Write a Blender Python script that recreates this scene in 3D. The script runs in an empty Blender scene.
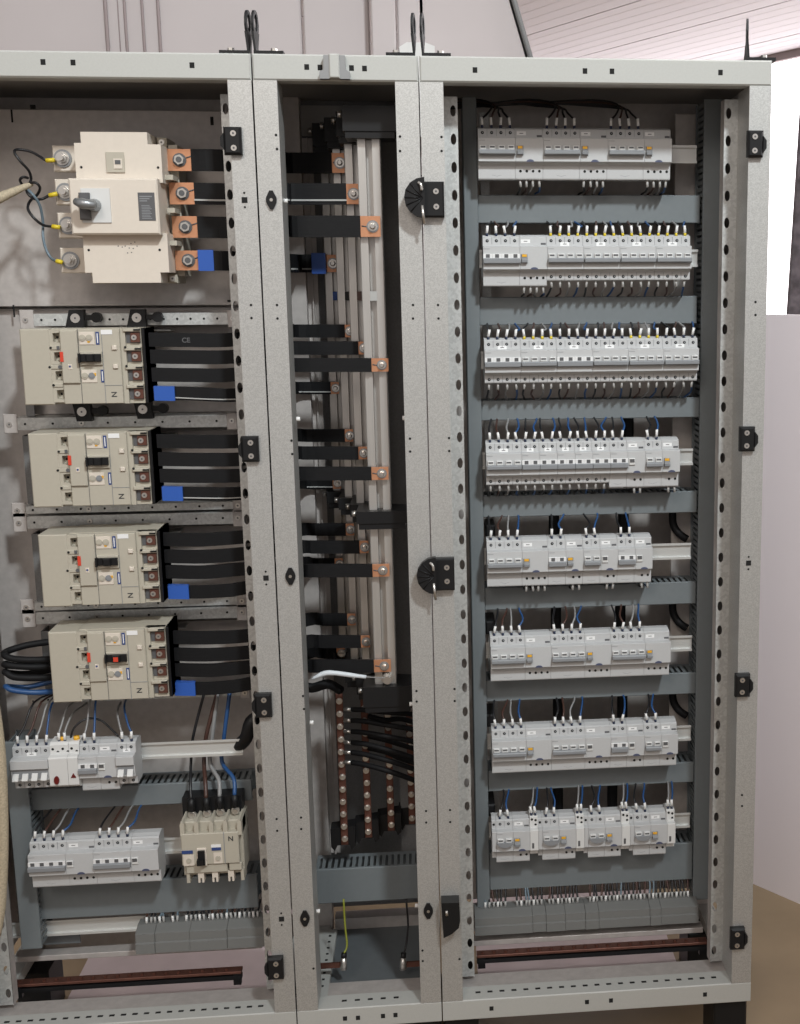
import bpy, math, random
from mathutils import Matrix, Vector
random.seed(7)
scene = bpy.context.scene
COL = scene.collection

# ------------------------------------------------------------------ camera
FPX, CX, CY = 1237.27, 561.68, 512.40
YAW, PITCH, ROLL = -0.103365, -0.178162, 0.005700
CAM = Vector((0.010564, -2.339273, 1.484717))
ROT = Matrix.Rotation(YAW, 3, 'Z') @ Matrix.Rotation(PITCH, 3, 'X') @ Matrix.Rotation(ROLL, 3, 'Y')
cam = bpy.data.cameras.new('camera')
cam.sensor_fit = 'HORIZONTAL'; cam.sensor_width = 36.0
cam.lens = FPX / 800 * 36.0
cam.shift_x = -(CX - 400) / 800; cam.shift_y = (CY - 512) / 800
cam.clip_end = 200
camo = bpy.data.objects.new('camera', cam); COL.objects.link(camo)
rx, ry, rz = ROT.col[0], ROT.col[1], ROT.col[2]
camo.matrix_world = Matrix(((rx[0], rz[0], -ry[0], CAM[0]), (rx[1], rz[1], -ry[1], CAM[1]),
                            (rx[2], rz[2], -ry[2], CAM[2]), (0, 0, 0, 1)))
scene.camera = camo

# ------------------------------------------------------------------ world and lamps
world = bpy.data.worlds.new('hall'); scene.world = world; world.use_nodes = True
world.node_tree.nodes['Background'].inputs[0].default_value = (0.86, 0.80, 0.775, 1)
world.node_tree.nodes['Background'].inputs[1].default_value = 0.86
def lamp(name, loc, target, radius, power, col, cone):
    l = bpy.data.lights.new(name, 'SPOT'); l.shadow_soft_size = radius; l.energy = power; l.color = col
    l.spot_size = math.radians(cone); l.spot_blend = 1.0
    o = bpy.data.objects.new(name, l); COL.objects.link(o); o.location = loc
    o.rotation_euler = (Vector(target) - Vector(loc)).to_track_quat('-Z', 'Y').to_euler()
    return o
lamp('high_bay_lamp', (1.7, -4.5, 5.6), (0, 0.2, 2.0), 0.26, 2000, (0.91, 0.98, 1.0), 37)
lamp('warm_high_bay_lamp', (-1.6, -5.2, 4.6), (-.1, 0, 1.3), 0.9, 470, (1.0, 0.90, 0.80), 60)
lamp('rear_fill_lamp', (1.2, .95, 4.3), (.2, .75, 0), 0.2, 120, (1.0, 0.95, 0.93), 100)  # added unseen lamp that brightens the floor and wall behind the cabinets
scene.view_settings.view_transform = 'Standard'
scene.view_settings.look = 'None'
scene.view_settings.gamma = 1.0
scene.view_settings.exposure = -0.55
scene.view_settings.use_curve_mapping = False

def at(u, v, Y):
    """world point on the plane y = Y seen at photo pixel (u, v)"""
    d = ROT @ Vector(((u - CX) / FPX, 1.0, -(v - CY) / FPX))
    t = (Y - CAM[1]) / d[1]
    return CAM + d * t

# ------------------------------------------------------------------ materials
MATS = {}
def mat(name, col, rough=0.5, metal=0.0, noise=0.0, scale=40.0, bump=0.0, emit=0.0, kind='noise', spec=0.5, col2=None, stretch=None):
    if name in MATS: return MATS[name]
    m = bpy.data.materials.new(name); m.use_nodes = True
    nt = m.node_tree; b = nt.nodes['Principled BSDF']
    b.inputs['Base Color'].default_value = (*col, 1); b.inputs['Roughness'].default_value = rough
    b.inputs['Metallic'].default_value = metal; b.inputs['Specular IOR Level'].default_value = spec
    if noise or bump:
        tc = nt.nodes.new('ShaderNodeTexCoord')
        src = tc.outputs['Object']
        if stretch:
            mp = nt.nodes.new('ShaderNodeMapping'); mp.inputs['Scale'].default_value = stretch
            nt.links.new(src, mp.inputs['Vector']); src = mp.outputs['Vector']
        if kind == 'voronoi':
            t = nt.nodes.new('ShaderNodeTexVoronoi'); t.inputs['Scale'].default_value = scale; out = t.outputs['Color']
            sep = nt.nodes.new('ShaderNodeSeparateColor'); nt.links.new(out, sep.inputs[0]); fac = sep.outputs[0]
        else:
            t = nt.nodes.new('ShaderNodeTexNoise'); t.inputs['Scale'].default_value = scale
            t.inputs['Detail'].default_value = 6; fac = t.outputs['Fac']
        nt.links.new(src, t.inputs['Vector'])
        if noise:
            r = nt.nodes.new('ShaderNodeValToRGB')
            e0 = tuple(max(0, c * (1 - noise)) for c in col); e1 = col2 or tuple(min(1, c * (1 + noise)) for c in col)
            r.color_ramp.elements[0].color = (*e0, 1); r.color_ramp.elements[1].color = (*e1, 1)
            r.color_ramp.elements[0].position = 0.25; r.color_ramp.elements[1].position = 0.75
            nt.links.new(fac, r.inputs[0]); nt.links.new(r.outputs[0], b.inputs['Base Color'])
        if bump:
            bp = nt.nodes.new('ShaderNodeBump'); bp.inputs['Strength'].default_value = bump; bp.inputs['Distance'].default_value = 0.002
            nt.links.new(fac, bp.inputs['Height']); nt.links.new(bp.outputs[0], b.inputs['Normal'])
    if emit:
        b.inputs['Emission Color'].default_value = (*col, 1); b.inputs['Emission Strength'].default_value = emit
    MATS[name] = m
    return m
mat('paint', (0.475, 0.48, 0.458), 0.45, noise=0.03, scale=300)
mat('galv', (0.50, 0.498, 0.485), 0.46, 0.55, noise=0.10, scale=700, kind='voronoi')
mat('zinc', (0.50, 0.465, 0.445), 0.5, 0.25, noise=0.10, scale=60)
mat('zinc_bright', (0.56, 0.57, 0.56), 0.42, 0.5, noise=0.08, scale=200, kind='voronoi')
mat('steel', (0.62, 0.60, 0.57), 0.3, 0.9)
mat('sheet_dark', (0.18, 0.18, 0.182), 0.6, 0.2, noise=0.12, scale=300)
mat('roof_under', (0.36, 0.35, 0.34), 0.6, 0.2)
mat('black', (0.010, 0.010, 0.011), 0.45, spec=0.3)
mat('rubber', (0.008, 0.008, 0.009), 0.6, spec=0.22, noise=0.2, scale=60, stretch=(1, 1, 8))
mat('hole', (0.01, 0.01, 0.01), 0.9)
mat('breaker', (0.50, 0.505, 0.51), 0.5, noise=0.02, scale=200)
mat('breaker_white', (0.66, 0.66, 0.65), 0.5)
mat('lever_grey', (0.24, 0.25, 0.265), 0.45)
mat('lever_white', (0.78, 0.78, 0.78), 0.4)
mat('tab_grey', (0.10, 0.10, 0.105), 0.5)
mat('sticker', (0.82, 0.82, 0.82), 0.6)
mat('print', (0.05, 0.05, 0.05), 0.7)
mat('orange', (0.80, 0.42, 0.03), 0.4)
mat('badge_blue', (0.03, 0.06, 0.20), 0.5)
mat('badge_dark', (0.07, 0.08, 0.14), 0.5)
mat('beige', (0.46, 0.425, 0.352), 0.5, noise=0.02, scale=120)
mat('beige_light', (0.68, 0.61, 0.53), 0.5, noise=0.02, scale=120)
mat('copper', (0.62, 0.30, 0.17), 0.38, 0.55, noise=0.12, scale=50)
mat('copper_dull', (0.15, 0.065, 0.048), 0.45, 0.6, noise=0.2, scale=60)
mat('aluminium', (0.58, 0.56, 0.535), 0.34, 0.7, noise=0.05, scale=20, stretch=(10, 10, .6))
mat('duct', (0.165, 0.185, 0.195), 0.55, noise=0.03, scale=80)
mat('rail', (0.66, 0.665, 0.65), 0.4, 0.45)
mat('tape', (0.025, 0.10, 0.42), 0.4)
mat('wire_black', (0.012, 0.012, 0.014), 0.4)
mat('wire_brown', (0.065, 0.03, 0.022), 0.4)
mat('wire_grey', (0.26, 0.26, 0.26), 0.4)
mat('wire_blue', (0.02, 0.075, 0.21), 0.4)
mat('wire_slate', (0.14, 0.19, 0.23), 0.4)
mat('sleeve', (0.80, 0.80, 0.79), 0.5)
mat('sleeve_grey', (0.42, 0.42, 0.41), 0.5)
mat('yellow', (0.72, 0.55, 0.03), 0.45)
mat('collar', (0.02, 0.03, 0.07), 0.5)
mat('red', (0.65, 0.06, 0.03), 0.4)
mat('dark_red', (0.13, 0.01, 0.01), 0.3)
mat('rope', (0.46, 0.39, 0.28), 0.85, noise=0.25, scale=260)
mat('wall', (0.50, 0.455, 0.455), 0.8, noise=0.04, scale=3)
mat('ceil', (0.57, 0.525, 0.545), 0.8)
mat('seam', (0.30, 0.25, 0.25), 0.8)
mat('concrete', (0.30, 0.225, 0.14), 0.5, noise=0.35, scale=2.2, bump=0.1)
mat('white_panel', (0.93, 0.88, 0.92), 0.6)
mat('daylight', (1.0, 0.98, 1.0), 0.5, emit=5.0)
mat('paper', (0.55, 0.47, 0.475), 0.8, noise=0.10, scale=9)
mat('rough_stone', (0.25, 0.24, 0.28), 0.9, noise=0.5, scale=14, bump=0.4)
mat('terminal', (0.175, 0.177, 0.172), 0.55)
mat('plate_blue', (0.15, 0.165, 0.175), 0.55, 0.2, noise=0.05, scale=40)
mat('gearing', (0.30, 0.31, 0.32), 0.35, 0.6)
mat('earth_green', (0.25, 0.27, 0.03), 0.5)
mat('white_sheath', (0.62, 0.66, 0.70), 0.45)

# ------------------------------------------------------------------ mesh builder
class MB:
    def __init__(s): s.v = []; s.f = []; s.mi = []; s.sm = []
    def add(s, v, f, mi=0, smooth=False):
        o = len(s.v); s.v += [tuple(p) for p in v]
        s.f += [tuple(i + o for i in q) for q in f]; s.mi += [mi] * len(f); s.sm += [smooth] * len(f)
        return s
    def box(s, x0, x1, y0, y1, z0, z1, mi=0, ch=0.0):
        if x0 > x1: x0, x1 = x1, x0
        if y0 > y1: y0, y1 = y1, y0
        if z0 > z1: z0, z1 = z1, z0
        if ch <= 0:
            v = [(x, y, z) for x in (x0, x1) for y in (y0, y1) for z in (z0, z1)]
            f = [(0, 1, 3, 2), (4, 6, 7, 5), (0, 4, 5, 1), (2, 3, 7, 6), (0, 2, 6, 4), (1, 5, 7, 3)]
            return s.add(v, f, mi)
        c = min(ch, (x1 - x0) * .45, (z1 - z0) * .45, (y1 - y0) * .45)
        # front edges chamfered (front is y0)
        v = [(x0, y1, z0), (x1, y1, z0), (x1, y1, z1), (x0, y1, z1),
             (x0, y0 + c, z0), (x1, y0 + c, z0), (x1, y0 + c, z1), (x0, y0 + c, z1),
             (x0 + c, y0, z0 + c), (x1 - c, y0, z0 + c), (x1 - c, y0, z1 - c), (x0 + c, y0, z1 - c)]
        f = [(3, 2, 1, 0), (8, 9, 10, 11)]
        for a in range(4):
            b = (a + 1) % 4
            f += [(a, b, b + 4, a + 4), (a + 4, b + 4, b + 8, a + 8)]
        return s.add(v, f, mi)
    def prism_x(s, prof, x0, x1, mi=0):          # prof: (y, z)
        n = len(prof)
        v = [(x0, y, z) for y, z in prof] + [(x1, y, z) for y, z in prof]
        f = [tuple(range(n)), tuple(range(2 * n - 1, n - 1, -1))]
        f += [(i, i + n, (i + 1) % n + n, (i + 1) % n) for i in range(n)]
        return s.add(v, f, mi)
    def prism_y(s, prof, y0, y1, mi=0):          # prof: (x, z)
        n = len(prof)
        v = [(x, y0, z) for x, z in prof] + [(x, y1, z) for x, z in prof]
        f = [tuple(range(n)), tuple(range(2 * n - 1, n - 1, -1))]
        f += [(i, i + n, (i + 1) % n + n, (i + 1) % n) for i in range(n)]
        return s.add(v, f, mi)
    def prism_z(s, prof, z0, z1, mi=0):          # prof: (x, y)
        n = len(prof)
        v = [(x, y, z0) for x, y in prof] + [(x, y, z1) for x, y in prof]
        f = [tuple(range(n)), tuple(range(2 * n - 1, n - 1, -1))]
        f += [(i, i + n, (i + 1) % n + n, (i + 1) % n) for i in range(n)]
        return s.add(v, f, mi)
    def cyl_y(s, x, z, r, y0, y1, n=12, mi=0, rx=None, r2=None):
        k = (rx or r) / r; r2 = r if r2 is None else r2
        a = [2 * math.pi * i / n for i in range(n)]
        v = [(x + r2 * k * math.cos(t), y0, z + r2 * math.sin(t)) for t in a] + [(x + r * k * math.cos(t), y1, z + r * math.sin(t)) for t in a]
        f = [tuple(range(n)), tuple(range(2 * n - 1, n - 1, -1))] + [(i, i + n, (i + 1) % n + n, (i + 1) % n) for i in range(n)]
        return s.add(v, f, mi)
    def tube(s, pts, r, n=7, mi=0, smooth=True, k=4):
        P = [Vector(p) for p in pts]
        if len(P) > 2 and k > 1:
            Q = []
            for i in range(len(P) - 1):
                p0 = P[max(i - 1, 0)]; p1 = P[i]; p2 = P[i + 1]; p3 = P[min(i + 2, len(P) - 1)]
                for j in range(k):
                    t = j / k
                    Q.append(.5 * ((2 * p1) + (p2 - p0) * t + (2 * p0 - 5 * p1 + 4 * p2 - p3) * t * t + (3 * p1 - p0 - 3 * p2 + p3) * t ** 3))
            Q.append(P[-1]); P = Q
        rings = []; up = None
        for i, p in enumerate(P):
            d = (P[min(i + 1, len(P) - 1)] - P[max(i - 1, 0)])
            d = d.normalized() if d.length > 1e-9 else Vector((0, 0, 1))
            if up is None: up = Vector((0, 1, 0)) if abs(d.y) < .9 else Vector((1, 0, 0))
            a = d.cross(up).normalized(); up = a.cross(d).normalized()
            rr = r[min(i, len(r) - 1)] if isinstance(r, (list, tuple)) else r
            rings.append([p + rr * (a * math.cos(2 * math.pi * j / n) + up * math.sin(2 * math.pi * j / n)) for j in range(n)])
        v = [q for R in rings for q in R]; f = []
        for i in range(len(rings) - 1):
            for j in range(n):
                f.append((i * n + j, i * n + (j + 1) % n, (i + 1) * n + (j + 1) % n, (i + 1) * n + j))
        f += [tuple(range(n - 1, -1, -1)), tuple(range((len(rings) - 1) * n, len(rings) * n))]
        return s.add(v, f, mi, smooth)
    def ribbon(s, pts, h, t, mi=0, k=5):           # flat strip: height h along z, thickness t
        P = [Vector(p) for p in pts]
        if len(P) > 2:
            Q = []
            for i in range(len(P) - 1):
                p0 = P[max(i - 1, 0)]; p1 = P[i]; p2 = P[i + 1]; p3 = P[min(i + 2, len(P) - 1)]
                for j in range(k):
                    u = j / k
                    Q.append(.5 * ((2 * p1) + (p2 - p0) * u + (2 * p0 - 5 * p1 + 4 * p2 - p3) * u * u + (3 * p1 - p0 - 3 * p2 + p3) * u ** 3))
            Q.append(P[-1]); P = Q
        v = []
        for i, p in enumerate(P):
            d = P[min(i + 1, len(P) - 1)] - P[max(i - 1, 0)]
            nrm = Vector((-d.y, d.x, 0)).normalized() * (t / 2)
            hz = Vector((0, 0, h / 2))
            v += [p - nrm - hz, p + nrm - hz, p + nrm + hz, p - nrm + hz]
        f = []
        for i in range(len(P) - 1):
            for j in range(4):
                f.append((i * 4 + j, i * 4 + (j + 1) % 4, i * 4 + 4 + (j + 1) % 4, i * 4 + 4 + j))
        f += [(3, 2, 1, 0), tuple(range(len(P) * 4 - 4, len(P) * 4))]
        return s.add(v, f, mi)
    def mesh(s, name, mats):
        me = bpy.data.meshes.new(name); me.from_pydata(s.v, [], s.f)
        for m in (mats if isinstance(mats, (list, tuple)) else [mats]): me.materials.append(MATS[m])
        me.polygons.foreach_set('material_index', s.mi); me.polygons.foreach_set('use_smooth', s.sm)
        import bmesh
        b = bmesh.new(); b.from_mesh(me); bmesh.ops.recalc_face_normals(b, faces=b.faces); b.to_mesh(me); b.free()
        return me

def thing(name, label, cat, loc=(0, 0, 0), group=None):
    o = bpy.data.objects.new(name, None); COL.objects.link(o); o.empty_display_size = .02
    o.location = loc; o['label'] = label; o['category'] = cat
    if group: o['group'] = group
    return o
def put(name, me, parent=None, loc=(0, 0, 0), label=None, rot=None):
    o = bpy.data.objects.new(name, me); COL.objects.link(o); o.location = loc
    if rot: o.rotation_euler = rot
    if parent is not None: o.parent = parent
    if label: o['label'] = label
    return o
def part(name, mb, mats, parent, label=None):
    """mb holds world coordinates; shift to the parent's (unrotated) frame"""
    L = Vector((0, 0, 0)); q = parent
    while q is not None: L = L + q.location; q = q.parent
    n = len(mb.v); c = Vector((sum(p[0] for p in mb.v) / n, sum(p[1] for p in mb.v) / n, sum(p[2] for p in mb.v) / n))
    mb.v = [(p[0] - c.x, p[1] - c.y, p[2] - c.z) for p in mb.v]
    return put(name, mb.mesh(name, mats), parent, c - L, label)
def single(name, mb, mats, label, cat, group=None):
    n = len(mb.v); c = Vector((sum(p[0] for p in mb.v) / n, sum(p[1] for p in mb.v) / n, min(p[2] for p in mb.v)))
    mb.v = [(p[0] - c.x, p[1] - c.y, p[2] - c.z) for p in mb.v]
    o = put(name, mb.mesh(name, mats), None, c); o['label'] = label; o['category'] = cat
    if group: o['group'] = group
    return o
def struct(name, mb, mats, label=None):
    o = put(name, mb.mesh(name, mats)); o['kind'] = 'structure'
    if label: o['label'] = label
    return o
TXT = {}
def text_mesh(s, size, m, ext=0.0002):
    key = (s, size, m)
    if key not in TXT:
        c = bpy.data.curves.new('lettering', 'FONT'); c.body = s; c.size = size; c.extrude = ext; c.offset = size * .02
        c.align_x = 'CENTER'; c.align_y = 'CENTER'
        o = bpy.data.objects.new('lettering', c); COL.objects.link(o)
        bpy.context.view_layer.update()
        me = bpy.data.meshes.new_from_object(o.evaluated_get(bpy.context.evaluated_depsgraph_get()))
        me.materials.clear(); me.materials.append(MATS[m])
        bpy.data.objects.remove(o); TXT[key] = me
    return TXT[key]
mm = 0.001

# ------------------------------------------------------------------ the hall
FZ = -0.12
b = MB(); b.box(-7, 14, -9, 20, FZ - .05, FZ); struct('floor', b, 'concrete')
# back wall behind the cabinets, sandwich panels with open seams; its right end is cut on the slant
WY = 1.3
def W(u, v, Y=WY): p = at(u, v, Y); return p.x, p.z
wb = struct('wall_back', MB().box(-4.0, at(500, 60, WY).x, WY + .03, WY + .08, FZ, 2.0), 'wall')
seams = [(-700, -690), (301.5, 304), (372, 375), (421, 424)]
for (ua, va), (ub, vb) in (((-700, -690), (301.5, 304)), ((302.5, 305), (370, 373))):
    x0, x1 = W(ua, 0)[0], W(ub, 0)[0]
    part('panel', MB().box(x0, x1 - .004, WY, WY + .03, 1.2, 3.2, ch=.004), 'wall', wb)
x0, x1 = W(371.5, 0)[0], W(395.5, 0)[0]
part('column_casing', MB().box(x0, x1, WY - .07, WY + .03, 1.2, 3.2, ch=.004), 'wall', wb)
x1b = W(421, 0)[0]
part('panel', MB().box(x1 + .004, x1b - .004, WY - .03, WY + .03, 1.2, 3.2, ch=.004), 'wall', wb)
e0, e1 = W(509, 0), W(525, 55)
sl = (e1[0] - e0[0]) / (e1[1] - e0[1])
zt, zb = 3.2, 1.2
part('gable_panel', MB().prism_y([(x1b + .004, zb), (e1[0] + sl * (zb - e1[1]), zb), (e0[0] + sl * (zt - e0[1]), zt), (x1b + .004, zt)], WY, WY + .03), 'wall', wb)
single('edge_conduit', MB().tube([(e1[0] + sl * (zb - e1[1]) + .012, WY - .012, zb), (e0[0] + sl * (zt - e0[1]) + .012, WY - .012, zt)], .008),
       'sheet_dark', 'dark slanting conduit along the cut end of the pinkish wall', 'conduit')
for u, w in ((107, 3.4), (119, 1.0), (126, 2.6), (143.5, 2.6), (159.5, 3.0)):
    p = at(u, 25, WY); r = w * .5 * .0029
    single('wall_conduit', MB().tube([(p.x, WY - r, 1.2), (p.x, WY - r, 3.2)], r), 'seam',
           'thin mauve pipe on the back wall, %s of five' % {107: 'leftmost', 119: 'second and thinnest', 126: 'middle one', 143.5: 'fourth', 159.5: 'rightmost'}[u], 'pipe', 'pipes on the back wall')
p = at(418, 47, WY - .1)
b = MB(); b.prism_y([(p.x - .045, 1.9), (p.x + .045, 1.9), (p.x + .045, p.z + .003), (p.x + .02, p.z + .012), (p.x - .03, p.z + .012), (p.x - .05, p.z)], WY - .1, WY - .0305)
single('junction_box', b, 'breaker_white', 'small white box on the wall behind the middle lifting eyes', 'box')
# ceiling: ribbed roof panels far behind
CZ = 4.5
dv = Vector((.48, -.877, 0)); nv = Vector((.877, .48, 0))
ce = struct('ceiling', MB().add([(-8, 3, CZ + .06), (16, 3, CZ + .06), (16, 26, CZ + .06), (-8, 26, CZ + .06), (-8, 3, CZ + .1), (16, 3, CZ + .1), (16, 26, CZ + .1), (-8, 26, CZ + .1)],
    [(0, 1, 2, 3), (7, 6, 5, 4), (0, 4, 5, 1), (1, 5, 6, 2), (2, 6, 7, 3), (3, 7, 4, 0)]), 'ceil')
o0 = Vector((1.17, 13.46, 0)).dot(nv)
o1 = Vector((4.6, 14.15, 0)).dot(nv)
def slab(a0, a1, t0, t1, z0, z1):
    q = [nv * a0 + dv * t0, nv * a1 + dv * t0, nv * a1 + dv * t1, nv * a0 + dv * t1]
    return MB().add([(p.x, p.y, z0) for p in q] + [(p.x, p.y, z1) for p in q], [(0, 1, 2, 3), (7, 6, 5, 4), (0, 4, 5, 1), (1, 5, 6, 2), (2, 6, 7, 3), (3, 7, 4, 0)])
pw = 1.34
for i in range(-3, 4):
    a0 = o0 + i * pw
    if a0 > o1: break
    part('roof_panel', slab(a0 + .012, min(a0 + pw - .012, o1), -16, 4, CZ, CZ + .06), 'ceil', ce)
    for j in range(1, 6):
        if a0 + pw * j / 6 + .02 < o1:
            part('roof_rib', slab(a0 + pw * j / 6 - .03, a0 + pw * j / 6 + .03, -16, 4, CZ - .0015, CZ), 'ceil', ce)
# right-hand wall of the hall: low wall with a long window full of daylight
def wallbox(t0, t1, z0, z1, off=0, th=.2):
    q = [nv * (o1 + off) + dv * t0, nv * (o1 + off) + dv * t1, nv * (o1 + off + th) + dv * t1, nv * (o1 + off + th) + dv * t0]
    return MB().add([(p.x, p.y, z0) for p in q] + [(p.x, p.y, z1) for p in q], [(0, 1, 2, 3), (7, 6, 5, 4), (0, 4, 5, 1), (1, 5, 6, 2), (2, 6, 7, 3), (3, 7, 4, 0)])
struct('wall_right', wallbox(-18, 6, FZ, .95), 'wall')
win = struct('window_1', wallbox(-17.9, 5.9, .95, CZ - .1, .08, .02), 'daylight', 'long strip of window flooded with white daylight')
part('window_frame', wallbox(-18, 6, CZ - .1, CZ, 0, .2), 'seam', win)
for t in (-17, 5): part('window_post', wallbox(t - .06, t + .06, .95, CZ - .1, 0, .08), 'wall', win)
# rough pillar seen against the window
q0, q1 = at(799, 150, 6.0), at(787, 322, 6.0)
b = MB(); b.prism_y([(q1.x - (q0.x - q1.x) * .9, FZ), (q1.x + .5, FZ), (q0.x + .45, q0.z + 1.4), (q0.x + (q0.x - q1.x) * 1.0, q0.z + 1.2)], 6.0, 6.06)
single('stone_pillar', b, 'rough_stone', 'rough grey tapering pillar against the bright window', 'pillar')
# white partition panel beside the cabinets
A = Vector((.855, .74)); Dn = Vector((.6, -.8)); Nn = Vector((.8, .6))
p0 = A - Dn * .5; p1 = A + Dn * 1.1
PZ = 1.42
b = MB(); b.prism_z([tuple(p0), tuple(p1), tuple(p1 + Nn * .04), tuple(p0 + Nn * .04)], FZ, PZ)
single('partition_panel', b, 'white_panel', 'plain white partition panel standing on the floor right of the cabinets', 'panel')

# ------------------------------------------------------------------ cabinet frames
H, RT, RB, PW, DEP, SY = 1.8987, .0454, .0445, .043, .40, .085
def outline_ring(x0, x1, z0, z1, cx, cz, n):
    out = []
    for i in range(n):
        a = 2 * math.pi * i / n; dx, dz = math.cos(a), math.sin(a)
        t = min(((x1 - cx) / dx if dx > 1e-9 else (x0 - cx) / dx if dx < -1e-9 else 1e9), ((z1 - cz) / dz if dz > 1e-9 else (z0 - cz) / dz if dz < -1e-9 else 1e9))
        out.append((cx + dx * t, cz + dz * t))
    return out
def perforated(x0, x1, z0, z1, hx, pitch, y, th=.002):
    """metal strip with real lozenge-shaped holes"""
    b = MB(); n = int((z1 - z0) / pitch); p = (z1 - z0) / n
    ang = math.atan2(p / 2, x1 - hx); ang2 = math.atan2(p / 2, hx - x0)
    for k in range(n):
        za, zb = z0 + k * p, z0 + (k + 1) * p; cz = (za + zb) / 2
        A_ = sorted(set([i * math.pi / 8 for i in range(16)] + [ang, 2 * math.pi - ang, math.pi - ang2, math.pi + ang2]))
        ring, hole = [], []
        for a in A_:
            dx, dz = math.cos(a), math.sin(a)
            t = min(((x1 - hx) / dx if dx > 1e-9 else (x0 - hx) / dx if dx < -1e-9 else 1e9), ((zb - cz) / dz if dz > 1e-9 else (za - cz) / dz if dz < -1e-9 else 1e9))
            ring.append((hx + dx * t, cz + dz * t))
            r = 1 / math.sqrt((dx / .0052) ** 2 + (dz / .0105) ** 2)
            hole.append((hx + dx * r, cz + dz * r))
        m = len(A_)
        v = [(x, y, z) for x, z in ring] + [(x, y, z) for x, z in hole] + [(x, y + th, z) for x, z in hole] + [(x, y + th, z) for x, z in ring]
        f = []
        for i in range(m):
            j = (i + 1) % m
            f += [(i, j, m + j, m + i), (m + i, m + j, 2 * m + j, 2 * m + i), (2 * m + i, 2 * m + j, 3 * m + j, 3 * m + i)]
        b.add(v, f)
    return b
screw_me = MB().cyl_y(0, 0, .0052, -.0016, 0, 12).cyl_y(0, 0, .002, -.0019, -.0016, 6, 1).mesh('screw', ['steel', 'tab_grey'])
plug_me = MB().box(-.0042, .0042, -.0008, .001, -.0048, .0048, ch=.0006).mesh('hole_plug', 'hole')
slot_me = MB().box(-.0052, .0052, -.003, .003, -.0006, .0006).mesh('slot', 'hole')
dot_me = MB().cyl_y(0, 0, .0024, -.0006, .001, 8).mesh('screw_hole', 'hole')
dia_me = MB().prism_y([(-.0095, 0), (-.0088, -.005), (-.003, -.0165), (.003, -.0165), (.0088, -.005), (.0095, 0), (.0088, .005), (.003, .0165), (-.003, .0165), (-.0088, .005)], -.004, 0).cyl_y(0, 0, .003, -.005, -.004, 8, 1).mesh('quarter_turn_lock', ['black', 'steel'])

def cabinet(name, label, x0, x1, strips, wall_mat):
    c = thing(name, label, 'cabinet', ((x0 + x1) / 2, .2, 0))
    g = .0012
    part('top_rail', MB().box(x0 + g, x1 - g, 0, .035, H - RT, H, ch=.003), 'paint', c)
    part('roof', MB().box(x0 + g, x1 - g, .035, DEP, H - .004, H), 'paint', c)
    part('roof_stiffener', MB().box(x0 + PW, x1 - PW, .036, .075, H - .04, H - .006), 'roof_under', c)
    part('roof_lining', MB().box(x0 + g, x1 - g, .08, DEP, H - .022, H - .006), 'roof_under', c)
    part('bottom_rail', MB().prism_x([(0, .002), (.002, 0), (.004, 0), (.004, RB - .004), (.05, RB - .004), (.05, RB), (.002, RB), (0, RB - .002)], x0 + g, x1 - g), 'paint', c)
    part('bottom_sill', MB().prism_x([(.05, RB - .012), (.11, RB - .012), (.11, RB - .03), (.113, RB - .03), (.113, RB - .009), (.05, RB - .009)], x0 + PW * .9, x1 - PW * .9), 'zinc', c)
    for s, xa in ((1, x0), (-1, x1)):
        xo, xi = xa + s * .0015, xa + s * PW
        b = MB().box(xo, xi, 0, .004, RB, H - RT).box(xi - s * .0025, xi, .004, SY, RB, H - RT)
        part('post', b, 'galv', c)
        if s in strips:
            xs = xi + s * .027
            part('perforated_upright', perforated(min(xi, xs), max(xi, xs), RB + .003, H - RT - .012, xi + s * .0185, .0512, SY), 'zinc_bright', c)
            part('upright_return', MB().box(xs - s * .002, xs, SY + .002, SY + .03, RB, H - RT - .012), 'zinc', c)
        part('rear_post', MB().box(xa + s * .002, xa + s * .045, DEP - .045, DEP - .002, 0, H - .022), 'zinc', c)
        part('foot', MB().box(xa + s * .003, xa + s * .075, .02, .12, FZ, 0, ch=.004), 'black', c)
        part('foot', MB().box(xa + s * .003, xa + s * .075, .29, .39, FZ, 0, ch=.004), 'black', c)
        part('side_sill', MB().box(xa + s * .003, xa + s * .04, .115, DEP - .046, RB - .03, RB - .006), 'paint', c)
    part('back_panel', MB().box(x0 + g, x1 - g, DEP, DEP + .003, .06, H - .022), wall_mat, c)
    part('rear_beam', MB().box(x0 + .05, x1 - .05, DEP - .04, DEP - .003, .0, .05), 'zinc', c)
    return c
cabL = cabinet('switchgear_cabinet', 'left open cabinet frame holding the big beige main switch', -.944, -.2942, (1, -1), 'zinc')
cabM = cabinet('switchgear_cabinet', 'narrow middle cabinet frame holding the vertical busbars', -.2942, 0, (), 'sheet_dark')
cabR = cabinet('switchgear_cabinet', 'right open cabinet frame holding eight rows of modular breakers', 0, .65, (1, -1), 'zinc')
def own(x): return cabL if x < -.2942 else cabM if x < 0 else cabR
def pin(me, name, u, v, Y=0, dy=0):
    p = at(u, v, Y); c = own(p.x)
    return put(name, me, c, Vector((p.x, p.y + dy, p.z)) - c.location)
for u, v in ((43, 62), (73, 62.5), (192, 65.2), (306.7, 67), (320, 67.5), (351.5, 68), (364.5, 68.5), (475, 70), (585, 71), (612, 71.3), (720.5, 72.5)):
    pin(plug_me, 'hole_plug', u, v)
for u, v in ((345, 1018.5), (358, 1017.8), (383, 1016), (395.5, 1015), (491.5, 1008.5), (587, 1002), (611, 1000.5), (705, 994.5)):
    pin(plug_me, 'hole_plug', u, v)
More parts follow.
